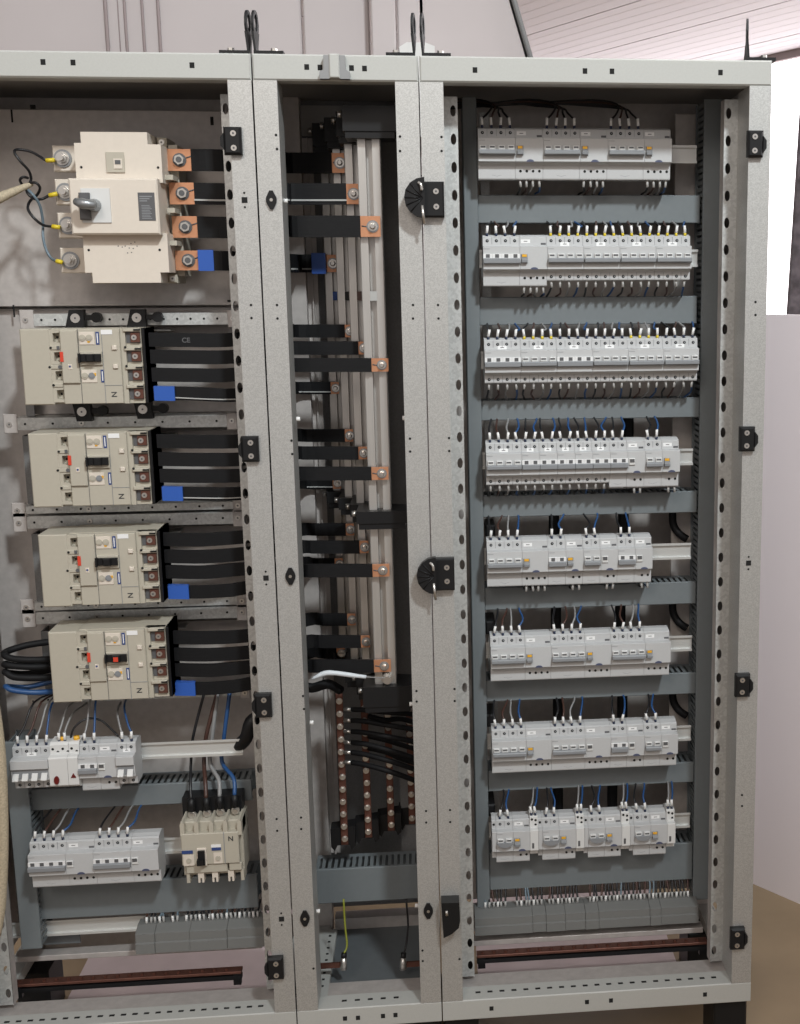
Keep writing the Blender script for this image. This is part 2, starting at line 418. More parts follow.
for x0, x1, n in ((-.944, -.2942, 23), (-.2942, 0, 5), (0, .65, 21)):
    c = own((x0 + x1) / 2)
    xs = [x0 + .075 + (x1 - x0 - .15) * k / (n - 1) for k in range(n)] if n != 5 else [x0 + .094 + .0265 * k for k in range(5)]
    for x in xs: put('slot', slot_me, c, Vector((x, .027, RB)) - c.location)
for u, v in ((276, 135), (277, 149), (400, 136.5), (400, 151), (441.5, 137), (441.6, 151), (251, 305), (251.5, 318), (277, 305), (277.5, 318.5), (413, 305), (413, 318.5), (438, 305), (438.5, 318.5),
             (291.5, 440.6), (292.3, 454), (410, 438.6), (410.2, 451.5), (449, 438), (449.2, 451), (303, 696), (304, 709), (416.5, 691), (416.7, 701.5), (454.5, 689), (454.7, 701), (276.6, 819), (277.2, 830.7),
             (301, 817.5), (301.2, 829), (426, 811), (426.2, 822.5), (450, 810), (450.2, 822), (422.5, 950.5), (422.8, 961), (459.5, 959), (313.5, 968.5), (755.5, 302), (755.5, 315), (742, 795), (742, 806)):
    pin(dot_me, 'screw_hole', u, v)
for u, v in ((271.5, 200), (290.5, 576), (305, 918), (428.3, 910.5)): pin(dia_me, 'quarter_turn_lock', u, v)
sq_me = MB().box(-.005, .005, -.0008, .001, -.005, .005).cyl_y(0, .0125, .002, -.0008, .001, 8).cyl_y(0, -.0125, .002, -.0008, .001, 8).mesh('keyhole', 'hole')
for u, v in ((244.6, 200), (266, 578), (281.5, 919), (748.5, 563)): pin(sq_me, 'keyhole', u, v)
# hinge blocks
def hinge(u, v, w=.0155, s=1):
    p = at(u, v, 0); c = own(p.x if abs(p.x) > .01 else .1)
    b = MB().box(p.x - w, p.x + w, -.014, -.0002, p.z - .024, p.z + .024, ch=.004)
    b.prism_y([(p.x - s * w, p.z - .016), (p.x - s * (w + .006), p.z - .008), (p.x - s * (w + .006), p.z + .006), (p.x - s * w, p.z + .014)], -.012, -.0005)
    h = part('hinge_block', b, 'black', c)
    for dz in (.0125, -.0125):
        put('screw', screw_me, h, Vector((p.x + s * .002, -.014, p.z + dz)) - c.location - h.location)
for u, v in ((233.5, 141.5), (250.8, 448.5), (264, 704), (276, 966)): hinge(u, v)
for u, v in ((754, 144.5), (746, 438.5), (741.5, 684), (736.5, 936.5)): hinge(u, v, .015, -1)
# door latches on the seam between the middle and right cabinets
def latch(u, v, flip=False):
    p = at(u, v, 0); c = cabR; x, z = p.x, p.z
    b = MB().box(x + .001, x + .041, -.018, -.0002, z - .0315, z + .0315, ch=.003)
    r = part('latch_plate', b, 'black', c)
    for dz in (.014, -.013): put('screw', screw_me, r, Vector((x + .0265, -.018, z + dz)) - c.location - r.location)
    pts = []
    for i in range(9):
        a = math.pi * (.5 + i / 8); pts.append((x + .006 + .037 * math.cos(a), z + .002 + .036 * math.sin(a)))
    k = MB().prism_y([(x + .006, z - .034)] + [(a, d) for a, d in reversed(pts)] + [(x + .006, z + .038)], -.036, -.020)
    kb = part('latch_hook', k, 'black', c)
    for i in range(2, 7):
        a = math.pi * (.5 + i / 8)
        q = MB().tube([(x + .002, -.037, z + .002), (x + .006 + .035 * math.cos(a), -.037, z + .002 + .034 * math.sin(a))], .0012, 5)
        part('rib', q, 'black', kb)
    part('hinge_pin', MB().tube([(x - .005, -.037, z + .028), (x, -.041, z + .024), (x + .001, -.041, z + .014)], .0028), 'steel', c)
    part('hinge_pin', MB().tube([(x + .001, -.036, z - .012), (x + .004, -.036, z - .044)], .0028), 'steel', c)
latch(421.5, 200); latch(433, 573)
p = at(441.5, 913, 0); x, z = p.x, p.z
b = MB().prism_y([(x, z + .038), (x + .036, z + .037), (x + .037, z - .002), (x + .034, z - .018), (x + .02, z - .030), (x + .003, z - .038)], -.032, -.0002)
ho = part('latch_plate', b, 'black', cabR)
part('hinge_pin', MB().tube([(x + .010, -.034, z + .022), (x + .011, -.034, z + .012)], .003), 'steel', cabR)
# lifting eyes
def eye(x, s, c, gap=.0):
    b = MB(); xa = x + s * gap
    b.box(xa, xa + s * .004, .012, .042, H + .004, H + .058)
    # eye loop: rounded tall ring in the y-z plane
    ring = []
    n = 16
    for i in range(n):
        a = 2 * math.pi * i / n
        ring.append((math.cos(a), math.sin(a)))
    v = [(xa + dx, .027 + .015 * cy, H + .054 + .024 * sz) for dx in (0, s * .004) for cy, sz in ring] + [(xa + dx, .027 + .008 * cy, H + .056 + .015 * sz) for dx in (0, s * .004) for cy, sz in ring]
    f = []
    for i in range(n):
        j = (i + 1) % n
        f += [(i, j, 2 * n + j, 2 * n + i), (n + i, n + j, 3 * n + j, 3 * n + i), (i, j, n + j, n + i), (2 * n + i, 2 * n + j, 3 * n + j, 3 * n + i)]
    b2 = MB(); b2.add(v, f)
    b2.box(xa, xa + s * .004, .012, .042, H + .006, H + .04)
    b2.prism_x([(.006, H + .0002), (.05, H + .0002), (.05, H + .006), (.006, H + .006)], xa, xa + s * .052)
    b2.v = [(x_ + (.2 * (y_ - .027) if z_ > H + .0061 else 0), y_, z_) for x_, y_, z_ in b2.v]
    e = part('lifting_eye', b2, 'black', c)
    q = MB(); q.prism_z([(xa + s * .034 + .006 * math.cos(math.pi * i / 3), .026 + .006 * math.sin(math.pi * i / 3)) for i in range(6)], H + .006, H + .013)
    part('bolt', q, 'steel', e)
eye(-.2942, -1, cabL, .004); eye(-.2942, 1, cabM, .004); eye(0, -1, cabM, .006); eye(0, 1, cabR, .006)
eye(.605, 1, cabR, 0)
# door-stop bracket clipped on the middle top rail
p = at(335, 68.5, 0)
b = MB(); b.box(p.x - .009, p.x + .009, -.020, -.0005, p.z - .019, p.z + .022, 0, .002)
br = part('door_catch', b, 'paint', cabM)
for s in (-1, 1):
    b = MB().prism_y([(p.x + s * .009, p.z + .02), (p.x + s * .019, p.z + .02), (p.x + s * .019, p.z - .004), (p.x + s * .0265, p.z - .008), (p.x + s * .0265, p.z - .02), (p.x + s * .009, p.z - .02)], -.016, -.0006)
    part('catch_wing', b, 'gearing', br)
# ------------------------------------------------------------------ modular breakers
NOSE = .13            # depth of the breakers' front faces
MOD = .018
MESH = {}
def cached(key, fn):
    if key not in MESH: MESH[key] = fn()
    return MESH[key]
def profile(low):
    """side profile of a modular device, (y, z) in metres; y = 0 is the nose front"""
    t = .0425; return [(0, .0215), (.0012, .0225), (.016, .0235), (.0165, .040), (.020, t), (.0235, t), (.033, .0455), (.050, .0455), (.062, .040), (.062, -.040),
                       (.050, low), (.0175, low), (.0165, low + .002), (.016, -.0285), (.012, -.0235), (.0012, -.0225), (0, -.0215)]
def body_mesh(w, low, m='breaker'):
    def f():
        g = .00025
        return MB().prism_x(profile(low), g, w - g).mesh('body', m)
    return cached(('body', round(w, 5), low, m), f)
joint_me = lambda: cached('joint', lambda: MB().box(-.0004, .0004, .0158, .02, -.0065, .007).mesh('pole_joint', 'lever_grey'))
scr = lambda: cached('scr', lambda: MB().cyl_y(0, 0, .0031, -.0004, .0005, 10, 0).cyl_y(.0003, .0003, .0014, -.0007, -.0004, 6, 1).mesh('terminal_screw', ['hole', 'lever_grey']))
scr2 = lambda: cached('scr2', lambda: MB().cyl_y(0, 0, .0027, -.0004, .0005, 10, 0).mesh('terminal_hole', ['hole']))
stick = lambda w=.018: cached(('st', w), lambda: MB().box(-w / 2, w / 2, -.0004, .0002, -.0036, .0036, 0).box(-w * .2, w * .2, -.0006, -.0004, -.0006, .0006, 1).mesh('label_sticker', ['sticker', 'print']))
lev_a = lambda: cached('la', lambda: MB().box(-.0062, .0062, -.005, .001, -.0012, .0075, 0, .0008).box(-.0045, .0045, -.0056, -.005, .0028, .0058, 1).mesh('toggle', ['breaker_white', 'tab_grey']))
lev_b = lambda: cached('lb', lambda: MB().box(-.0088, .0088, -.003, .001, -.0012, .0075, 0).box(-.0038, .0038, -.0036, -.003, .000, .0068, 1).mesh('toggle', ['lever_white', 'tab_grey']))
lev_d = lambda: cached('ld', lambda: MB().prism_x([(.001, -.006), (-.002, -.008), (-.010, -.0185), (-.009, -.0205), (.001, -.017)], -.0055, .0055).mesh('toggle', 'breaker_white'))
def bar_mesh(n, style):
    def f():
        w = n * MOD; b = MB()
        if style == 'a':
            b.prism_x([(.001, -.001), (-.010, -.001), (-.0115, -.003), (-.0115, -.0085), (-.009, -.0105), (.001, -.0115)], .0015, w - .0015)
        elif style == 'b':
            b.prism_x([(.001, -.001), (-.006, -.001), (-.0085, -.003), (-.0085, -.010), (-.007, -.0115), (.001, -.0125)], .0005, w - .0005)
        else:
            pts = []
            for i in range(13):
                t = i / 12; x = .001 + t * (w - .002); d = math.sin(math.pi * t) ** .6
                pts.append((x, -.0015 - .0085 * d))
            b.prism_y([(.001, .000)] + pts + [(w - .001, .000)], -.010, .001)
        return b.mesh('linked_handle', 'lever_grey')
    return cached(('bar', n, style), f)
btn = lambda on: cached(('btn', on), lambda: (MB().box(-.0062, .0062, -.003, .001, -.010, .0075, 0, .001).prism_x([(-.003, .0005), (-.009, -.004), (-.0085, -.0085), (-.003, -.0095)], -.0055, .0055, 0).box(-.0045, .0045, -.004, -.003, .002, .0068, 1) if on
      else MB().box(-.0062, .0062, -.003, .001, -.006, .0078, 0, .001).box(-.0045, .0045, -.004, -.003, .000, .0068, 1)).mesh('reset_lever', ['lever_grey', 'orange'] if on else ['breaker_white', 'tab_grey']))
tabm = lambda: cached('tab', lambda: MB().box(-.005, .005, -.0008, .001, -.002, .002, 0, .0006).mesh('test_tab', 'tab_grey'))
blue = lambda: cached('blue', lambda: MB().prism_y([(.0075 * math.cos(math.pi * i / 8), .0045 * math.sin(math.pi * i / 8)) for i in range(9)], -.001, .003).mesh('badge', 'badge_dark'))
smile = lambda: cached('smile', lambda: MB().tube([(-.009, 0, 0), (-.004, 0, -.001), (0, 0, -.002), (.004, 0, -.001), (.009, 0, 0)], .0005, 4).mesh('moulded_mark', 'lever_grey'))
tick = lambda: cached('tick', lambda: MB().box(-.0007, .0007, -.0004, .0004, -.002, .002).mesh('moulded_mark', 'tab_grey'))
line = lambda w: cached(('ln', w), lambda: MB().box(0, w, -.0003, .0003, -.0004, .0004).mesh('printed_line', 'lever_grey'))

def device(x, Y, z, n, style, rcd=0, on=True, label='', group='', half=0, aux=0, mat_='breaker', yellow=False):
    """n poles, rcd = width in modules of the residual-current block (0 = none). Returns end x and pole x list"""
    t = thing('residual_current_breaker' if rcd else 'circuit_breaker', label, 'breaker', (x, Y, z), group)
    low = -.0540 if rcd else -.0435
    xx = 0
    if half:
        put('auxiliary_contact', body_mesh(MOD * half, -.0435), t, (0, .0005, 0)); xx = MOD * half
        put('terminal_screw', scr2(), t, (MOD * half / 2, .0165, .033))
    w = n * MOD
    put('body', body_mesh(w, low, mat_), t, (xx, 0, 0))
    for k in range(1, n):
        put('pole_joint', joint_me(), t, (xx + k * MOD, 0, .0335))
        if not rcd: put('pole_joint', joint_me(), t, (xx + k * MOD, 0, -.0355))
    poles = []
    for k in range(n):
        px = xx + (k + .5) * MOD; poles.append(x + px)
        put('terminal_screw', scr(), t, (px, .0163, .0335))
        put('toggle', lev_d() if style == 'd' else lev_a() if style in 'ac' else lev_b(), t, (px, 0, .0005))
        if not rcd: put('terminal_screw', scr(), t, (px, .0163, -.0362))
        else: put('moulded_mark', tick(), t, (px - .004, .0166, -.036))
    if style == 'd': put('cover_lid', cached(('lid', n), lambda: MB().box(.0004, n * MOD - .0004, -.006, .001, .003, .0215, ch=.001).mesh('cover_lid', 'breaker')), t, (xx, 0, 0)); put('toggle_slot', cached(('ts', n), lambda: MB().box(.002, n * MOD - .002, -.0004, .001, -.018, .002).mesh('toggle_slot', 'lever_grey')), t, (xx, 0, 0))
    else: put('linked_handle', bar_mesh(n, style), t, (xx, 0, .0005))
    put('printed_line', line(.012), t, (xx + .001, 0, .0175))
    if rcd:
        put('moulded_mark', smile(), t, (xx + w / 2, .0166, -.046))
        rw = rcd * MOD
        put('residual_current_block', body_mesh(rw, low, mat_), t, (xx + w, 0, 0))
        put('reset_lever', btn(on), t, (xx + w + .0085, 0, 0))
        put('test_tab', tabm(), t, (xx + w + rw - .0065, .0163, .0275))
        put('badge', blue(), t, (xx + w + rw * .52, -.0002, -.0222))
        put('label_sticker', stick(), t, (xx + w + .0125, .0163, .0325))
        m = 4 if n == 4 else 2
        for k in range(m):
            px = xx + w + rw - .007 - (m - 1 - k) * (.0123 if m == 4 else .0125)
            put('terminal_hole', scr2(), t, (px, .0163, -.0385))
    else:
        put('label_sticker', stick(.018 if n > 2 else .014), t, (xx + w / 2, .0163, .027))
    end = xx + w + rcd * MOD
    if aux:
        a = put('auxiliary_module', cached('auxb', lambda: MB().prism_x([(.001, .0215), (.002, .0225), (.014, .0235), (.0145, .046), (.019, .0485), (.05, .049), (.062, .04), (.062, -.04), (.05, -.036), (.0145, -.036), (.012, -.0235), (.001, -.0225)], .0003, MOD * aux - .0003).mesh('auxiliary_module', 'breaker_white')), t, (end, -.001, 0))
        put('indicator', cached('auxi', lambda: MB().box(-.0022, .0022, -.0006, .001, -.006, .006).mesh('indicator', 'tab_grey')), a, (MOD * .35, .001, -.012))
        for dx, dz in ((.005, .042), (.013, .040), (.013, .030)):
            put('terminal_screw', scr2(), a, (dx, .0145, dz))
        end += aux * MOD
    return x + end, poles

sleeve_me = cached('sleeve', lambda: MB().tube([(0, 0, 0), (0, 0, .0145)], .0028, 7).mesh('sleeve', 'sleeve'))
sleeveg_me = cached('sleeveg', lambda: MB().tube([(0, 0, 0), (0, 0, .0145)], .0026, 7).mesh('sleeve', 'sleeve_grey'))
collar_me = cached('collar', lambda: MB().tube([(0, 0, 0), (0, 0, .006)], .0026, 7).mesh('collar', 'collar'))
collary_me = cached('collary', lambda: MB().tube([(0, 0, 0), (0, 0, .006)], .0028, 7).mesh('collar', 'yellow'))
def wire(x, Y, z, path, colour, label, group, up=True, yellow=False, lean=0.0, r=.0021, dull=False, collar=True):
    """one conductor: collar and white sleeve at the terminal, then the insulation along path (offsets from the terminal)"""
    t = thing('wire', label, 'wire', (x, Y, z), group)
    s = 1 if up else -1
    rot = (0 if up else math.pi, lean, 0)
    k = .006 if collar else 0
    if collar: put('collar', collary_me if yellow else collar_me, t, (0, 0, 0), rot=(rot[0], 0, 0))
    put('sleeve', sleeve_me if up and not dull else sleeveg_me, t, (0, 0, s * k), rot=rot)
    top = (math.sin(lean) * .013 * s, 0, s * (k + .012))
    put('insulation', MB().tube([top] + path, r, 6, k=3).mesh('insulation', 'wire_' + colour), t)
    return t
CYC4 = ['black', 'brown', 'grey', 'blue']; CYC2 = ['black', 'blue']
ORD = ['top', 'second', 'third', 'fourth', 'fifth', 'sixth', 'seventh', 'bottom']
POS = {1: ['only'], 2: ['left', 'right'], 3: ['left', 'middle', 'right'], 4: ['leftmost', 'second', 'third', 'rightmost'], 5: ['leftmost', 'second', 'third', 'fourth', 'rightmost'],
       6: ['leftmost', 'second', 'third', 'fourth', 'fifth', 'rightmost'], 8: ['leftmost', 'second', 'third', 'fourth', 'fifth', 'sixth', 'seventh', 'rightmost']}
# (left px, v left, right px, v right, devices) ; device: (poles, style, rcd modules, rcd on, yellow collars)
V4 = (4, 'a', 3, True, False); V4b = (4, 'b', 3, True, False); V4off = (4, 'a', 3, False, False)
P4 = (4, 'a', 0, True, False); P4y = (4, 'a', 0, True, True); P4b = (4, 'b', 0, True, False); P2b = (2, 'b', 0, True, False)
ROWS = [(478.3, 150.7, 672, 149.5, [V4, V4, V4], 697),
        (483.2, 258.7, 691, 256.8, [V4b, P4y, P4y, P4y, P4y], 698),
        (484.7, 362.3, 698, 359.0, [P4b, P4y, P4b, P4, P4y, P4], 699),
        (486.3, 465.0, 680, 461.2, [P4, P2b, P2b, P2b, P2b, P2b, (2, 'b', 2, False, False), (2, 'a', 2, True, False)], 693),
        (487.2, 563.0, 652, 558.4, [V4, (2, 'b', 2, True, False), (2, 'a', 2, False, False), (2, 'b', 2, False, False)], 691),
        (490.8, 658.8, 671, 652.5, [V4, V4, V4], 692),
        (492.2, 752.0, 678.5, 744.0, [V4, V4off, (2, 'b', 2, False, False), (2, 'a', 2, False, False)], 691),
        (492.2, 841.7, 679, 834.0, [(2, 'c', 2, True, False)] * 4, 690)]
# cable ducts of the right cabinet: (left px, right px, top v, bottom v at x = 590)
DY = .20
DUCTS = [(473.5, 700, 195, 223.2), (475.5, 697, 296.5, 324.5), (480.5, 699.5, 399, 419.0), (482.5, 697, 493.5, 515.0),
         (484.5, 696, 584.8, 607.0), (485.5, 696, 676.5, 697.8), (488, 694, 766.8, 787.0), (489.5, 692.5, 848.0, 885.0)]
def duct(x0, x1, z0, z1, y, label, dep=.07, name='cable_duct', teeth=True, vertical=False):
    t = thing(name, label, 'cable duct', ((x0 + x1) / 2, y + dep / 2, (z0 + z1) / 2))
    part('cover', MB().box(x0, x1, y, y + .006, z0, z1, ch=.0015), 'duct', t)
    part('base', MB().box(x0, x1, y + dep - .002, y + dep, z0 + .002, z1 - .002), 'duct', t)
    if not vertical:
        for zz, nm in ((z1 - .0045, 1), (z0 + .0025, 0)):
            b = MB(); n = int((x1 - x0) / .0125); p = (x1 - x0) / n
            b.box(x0, x1, y + .006, y + .012, zz, zz + .002); b.box(x0, x1, y + dep - .012, y + dep - .002, zz, zz + .002)
            for k in range(n): b.box(x0 + k * p, x0 + k * p + p * .55, y + .012, y + dep - .012, zz, zz + .002)
            o = part('slotted_wall', b, 'duct', t); o['kind'] = 'stuff'
    else:
        for xw in (x0 + .0025, x1 - .0045):
            b = MB(); n = int((z1 - z0) / .0125); p = (z1 - z0) / n
            b.box(xw, xw + .002, y + .006, y + .012, z0, z1); b.box(xw, xw + .002, y + dep - .012, y + dep - .002, z0, z1)
            for k in range(n): b.box(xw, xw + .002, y + .012, y + dep - .012, z0 + k * p, z0 + k * p + p * .55)
            o = part('slotted_wall', b, 'duct', t); o['kind'] = 'stuff'
    return t
def din_rail(x0, x1, z, y, label, mat_='rail'):
    """35 mm top-hat rail"""
    prof = [(0, .0175), (0, .0125), (.0055, .0125), (.0055, -.0125), (0, -.0125), (0, -.0175), (.0012, -.0175), (.0012, -.0137), (.0068, -.0137), (.0068, .0137), (.0012, .0137), (.0012, .0175)]
    b = MB().prism_x([(y + a, z + c) for a, c in prof], x0, x1)
    return single('din_rail', b, mat_, label, 'mounting rail')
duct_z = []
for i, (ul, ur, vt, vb) in enumerate(DUCTS):
    x0, x1 = at(ul, (vt + vb) / 2, DY).x, at(ur, (vt + vb) / 2, DY).x
    z1, z0 = at(590, vt, DY).z, at(590, vb, DY).z
    duct_z.append((z0, z1))
    duct(x0, x1, z0, z1, DY, 'grey horizontal cable duct below the %s breaker row of the right cabinet' % ORD[i])
for nm, ua, ub in (('left', 470.5, 484), ('right', 697.5, 715)):
    x0, x1 = at(ua, 550, .19).x, at(ub, 550, .19).x
    duct(x0, x1, at(590, 905, .19).z, at(590, 98, .19).z, .19 if nm == 'left' else .185, 'grey vertical cable duct along the %s side of the right cabinet' % nm, .08, vertical=True)
# galvanised mounting uprights behind the rails
for nm, ua, ub in (('left', 484.5, 494), ('right', 672, 695)):
    x0, x1 = at(ua, 450, .28).x, at(ub, 450, .28).x
    single('mounting_upright', MB().box(x0, x1, .28, .284, .12, at(590, 113, .28).z, ch=.001), 'galv' if nm == 'left' else 'zinc',
           'galvanised mounting upright behind the %s ends of the breaker rows' % nm, 'mounting plate')
for i, (ul, vl, ur, vr, devs, urail) in enumerate(ROWS):
    x = at(ul, vl, NOSE).x; z = (at(ul, vl, NOSE).z + at(ur, vr, NOSE).z) / 2
    tot = sum(d[0] + d[2] + (1.5 if i == 7 else 0) for d in devs) * MOD
    sc = (at(ur, vr, NOSE).x - x) / tot
    print('row', i + 1, 'fit', round(sc, 3))
    din_rail(x - .012, at(urail, vr, NOSE + .062).x, z, NOSE + .0625, 'zinc mounting rail carrying the %s breaker row of the right cabinet' % ORD[i])
    zd_above = duct_z[i - 1][0] if i else None
    zd_below = duct_z[i][1]
    grp = 'breakers in the %s row' % ORD[i]
    for j, (n, st, rcd, on, yel) in enumerate(devs):
        pos = POS[len(devs)][j]
        lab = '%s-pole breaker%s, %s of the %s right-cabinet row' % ('four' if n == 4 else 'two',
              (' and residual-current block, %s lever' % ('orange' if on else 'dark')) if rcd else (' with white toggles' if st == 'b' else ''), pos, ORD[i])
        x, poles = device(x, NOSE, z, n, st, rcd, on, lab, grp, half=.5 if i == 7 else 0, aux=1 if i == 7 else 0)
        cyc = CYC4 if n == 4 else CYC2
        zt = z + .0425; gp = z - .043 - zd_below; gq = z - .0535 - zd_below
        for k, px in enumerate(poles):
            colr = cyc[k % len(cyc)]
            wl = '%s wire into the top of the %s breaker, %s right-cabinet row' % (colr, pos, ORD[i]); wg = '%s wires above the %s breaker row' % (colr, ORD[i])
            ln = random.uniform(-.22, .22)
            if i == 0:
                zz = at(560, 98, .22).z - z - .0425; xe = .05 - px
                cx_ = [-.0 , .0, 0, 0][k]
                conv = poles[0] + .03 - px
                pth = [(.004 * (1.5 - k) + conv * .25, .015, .032), (conv * .7, .06, zz - .012 - k * .003), (conv * .8 - .05, .09, zz - k * .004), (min(-.10, xe * .5), .10, zz - .006), (xe, .10, zz - .012 - .002 * k)]
                wire(px, NOSE + .024, zt, pth, 'black' if k != 1 else 'brown', '%s wire into the top of the %s breaker, top right-cabinet row' % (('first black', 'brown', 'second black', 'last black')[k], pos), 'wires over the top row', lean=ln * .6, r=.0021)
            else:
                h = zd_above - zt
                pth = [(random.uniform(-.006, .010), .012, h * .72), (random.uniform(-.003, .012), .045, h * .95 + .004), (random.uniform(-.003, .01), .075, h + .01)]
                wire(px, NOSE + .024, zt, pth, colr, wl, wg, yellow=yel, lean=ln)
            # lower wires of the rows whose undersides show
            if i < 4 and not rcd:
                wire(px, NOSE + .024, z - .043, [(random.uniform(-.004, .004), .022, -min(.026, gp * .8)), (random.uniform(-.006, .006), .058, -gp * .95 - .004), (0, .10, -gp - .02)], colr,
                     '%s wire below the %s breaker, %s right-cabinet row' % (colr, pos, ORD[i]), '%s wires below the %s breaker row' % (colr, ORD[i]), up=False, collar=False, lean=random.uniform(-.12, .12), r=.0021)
        if i < 5 and rcd:
            m = 4 if n == 4 else 2
            for k in range(m):
                px = x - .007 - (m - 1 - k) * .0125; colr = cyc[k % len(cyc)]
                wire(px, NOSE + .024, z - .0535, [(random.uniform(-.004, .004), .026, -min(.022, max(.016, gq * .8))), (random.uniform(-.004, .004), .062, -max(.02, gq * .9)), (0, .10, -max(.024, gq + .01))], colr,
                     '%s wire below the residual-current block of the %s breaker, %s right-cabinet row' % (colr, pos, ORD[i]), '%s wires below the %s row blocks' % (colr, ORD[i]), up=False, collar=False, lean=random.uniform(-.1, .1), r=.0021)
        if i == 7:
            for k, (dx, cc) in enumerate(((-.0135, 'grey'), (-.005, 'blue'))):
                h = zd_above - zt
                wire(x + dx, NOSE + .020, zt + .006, [(.003, .01, h * .6), (.008, .04, h * .9), (.01, .07, h)], cc, '%s wire into the slim white module of the %s breaker, bottom row' % (cc, pos), '%s wires of the white modules' % cc, lean=ln)
# trunking uprights: black conduits seen between the rows, right side, and black cable drops behind the rails
for i in (4, 5, 6):
    z0, z1 = duct_z[i][1], duct_z[i - 1][0]
    p = at(672, ROWS[i][3] - 38, .27)
    b = MB().tube([(p.x, .265, z1 - .005), (p.x + .001, .262, z1 - .035), (p.x + .012, .255, z1 - .055), (p.x + .03, .25, z1 - .068)], .0085, 8)
    single('cable', b, 'rubber', 'thick black cable bending to the rail end of the %s breaker row' % ORD[i], 'cable', 'cables beside the rail ends')
for i, us in ((4, (554, 623)), (5, (556, 620)), (6, (558, 622)), (7, (558, 612)), (3, (628,))):
    z0, z1 = duct_z[i][1], duct_z[i - 1][0]
    for j, u in enumerate(us):
        x = at(u, (DUCTS[i - 1][3] + DUCTS[i][2]) / 2, .275).x
        single('cable_bundle', MB().box(x - .011, x + .011, .262, .279, z0, z1, ch=.005), 'rubber', 'black cable bundle dropping behind the %s breaker row%s' % (ORD[i], ', %s one' % ('left', 'right')[j] if len(us) > 1 else ''), 'cable')
for i in (4, 5, 6, 7):
    p = at(490, ROWS[i][1] - 30, .2)
    single('rail_support', MB().box(p.x - .009, p.x + .011, .20, .275, p.z - .012, p.z + .016, ch=.003), 'black', 'black plastic support at the left end of the %s breaker rail' % ORD[i], 'bracket')
# ------------------------------------------------------------------ bottom of the right cabinet: terminals, earth bar
def terminal_strip(u0, u1, v0l, v0r, v1l, v1r, Y, segs, label):
    """row of grey terminals: v0 = top edge, v1 = bottom edge (left/right px)"""
    a, b_ = at(u0, v0l, Y), at(u1, v0r, Y); c, d = at(u0, v1l, Y), at(u1, v1r, Y)
    z1 = (a.z + b_.z) / 2; z0 = (c.z + d.z) / 2; x0, x1 = (a.x + c.x) / 2, (b_.x + d.x) / 2
    t = thing('terminal_strip', label, 'terminal strip', ((x0 + x1) / 2, Y, z0))
    h = z1 - z0
    prof = [(Y, z0), (Y, z0 + h * .42), (Y + .004, z0 + h * .46), (Y + .004, z0 + h * .82), (Y + .008, z0 + h * .86), (Y + .03, z1), (Y + .055, z1), (Y + .06, z0)]
    xs = [x0] + [x0 + (x1 - x0) * s for s in segs] + [x1]
    for k in range(len(xs) - 1):
        part('terminal_block', MB().prism_x([(y + (.0015 if k % 2 else 0), z) for y, z in prof], xs[k] + .0004, xs[k + 1] - .0004), 'terminal', t)
    return x0, x1, z1
def comb_wires(x0, x1, z, Y, n, ztop, label, group, gaps=()):
    for k in range(n):
        f = (k + .5) / n
        if any(a < f < b for a, b in gaps): continue
        x = x0 + (x1 - x0) * f + random.uniform(-.0012, .0012)
        cc = random.choice(['black', 'black', 'brown', 'slate', 'wire'])
        cc = 'black' if cc == 'wire' else cc
        hz = ztop - z
        wire(x, Y, z, [(random.uniform(-.003, .003), .012, hz * .6), (random.uniform(-.006, .006), .025, hz)], cc, label % ({'slate': 'grey-blue'}.get(cc, cc)), group, lean=random.uniform(-.1, .1), r=.0023, collar=False, dull=k % 3 > 0)
x0, x1, zt = terminal_strip(475, 699, 917, 903.5, 936, 923, .15, [.255, .315, .40, .49, .55, .78, .83], 'long row of grey terminal blocks at the bottom of the right cabinet')
comb_wires(x0 + .02, x1 - .012, zt - .002, .188, 52, duct_z[7][0] + .02, '%s wire with white marker entering the right cabinet terminal row', 'wires into the right terminal row', gaps=((.12, .15), (.28, .31), (.47, .5)))
din_rail(x0 - .02, x1 + .01, zt - .02, .215, 'zinc rail under the terminal row of the right cabinet', 'zinc')
def rail_bar(u0, v0, u1, v1, h, Y, th, m, name, label, cat, holes=0):
    a, b_ = at(u0, v0, Y), at(u1, v1, Y); z = (a.z + b_.z) / 2
    t = thing(name, label, cat, ((a.x + b_.x) / 2, Y, z - h / 2))
    part('bar', MB().box(a.x, b_.x, Y, Y + th, z - h / 2, z + h / 2, ch=.001), m, t)
    for k in range(holes):
        x = a.x + (b_.x - a.x) * (k + .5) / holes
        put('hole', dot_me, t, Vector((x, Y, z)) - t.location)
    return t
rail_bar(474, 943, 703, 931, .012, .17, .03, 'zinc', 'cross_beam', 'galvanised cross beam under the right terminal row', 'beam')
def earth_bar(u0, v0, u1, v1, Y, label):
    a, b_ = at(u0, v0, Y), at(u1, v1, Y); z = (a.z + b_.z) / 2
    t = thing('earth_bar', label, 'earth bar', ((a.x + b_.x) / 2, Y, z))
    br = part('bar', MB().box(a.x, b_.x, Y, Y + .022, z - .003, z + .003, ch=.0008), 'copper_dull', t)
    n = int((b_.x - a.x) / .025)
    me = cached('ebolt', lambda: MB().prism_z([(.004 * math.cos(math.pi * i / 3), .004 * math.sin(math.pi * i / 3)) for i in range(6)], 0, .004).mesh('bolt', 'copper_dull'))
    for k in range(n): put('bolt', me, br, Vector((a.x + (k + .5) * .025, Y + .011, z + .003)) - t.location - br.location)
    part('carrier', MB().box(a.x, b_.x, Y + .002, Y + .018, z - .017, z - .008), 'black', t)
    for x in (a.x + .01, b_.x - .01): part('bracket', MB().box(x - .008, x + .008, Y + .004, Y + .016, z - .03, z - .003), 'black', t)
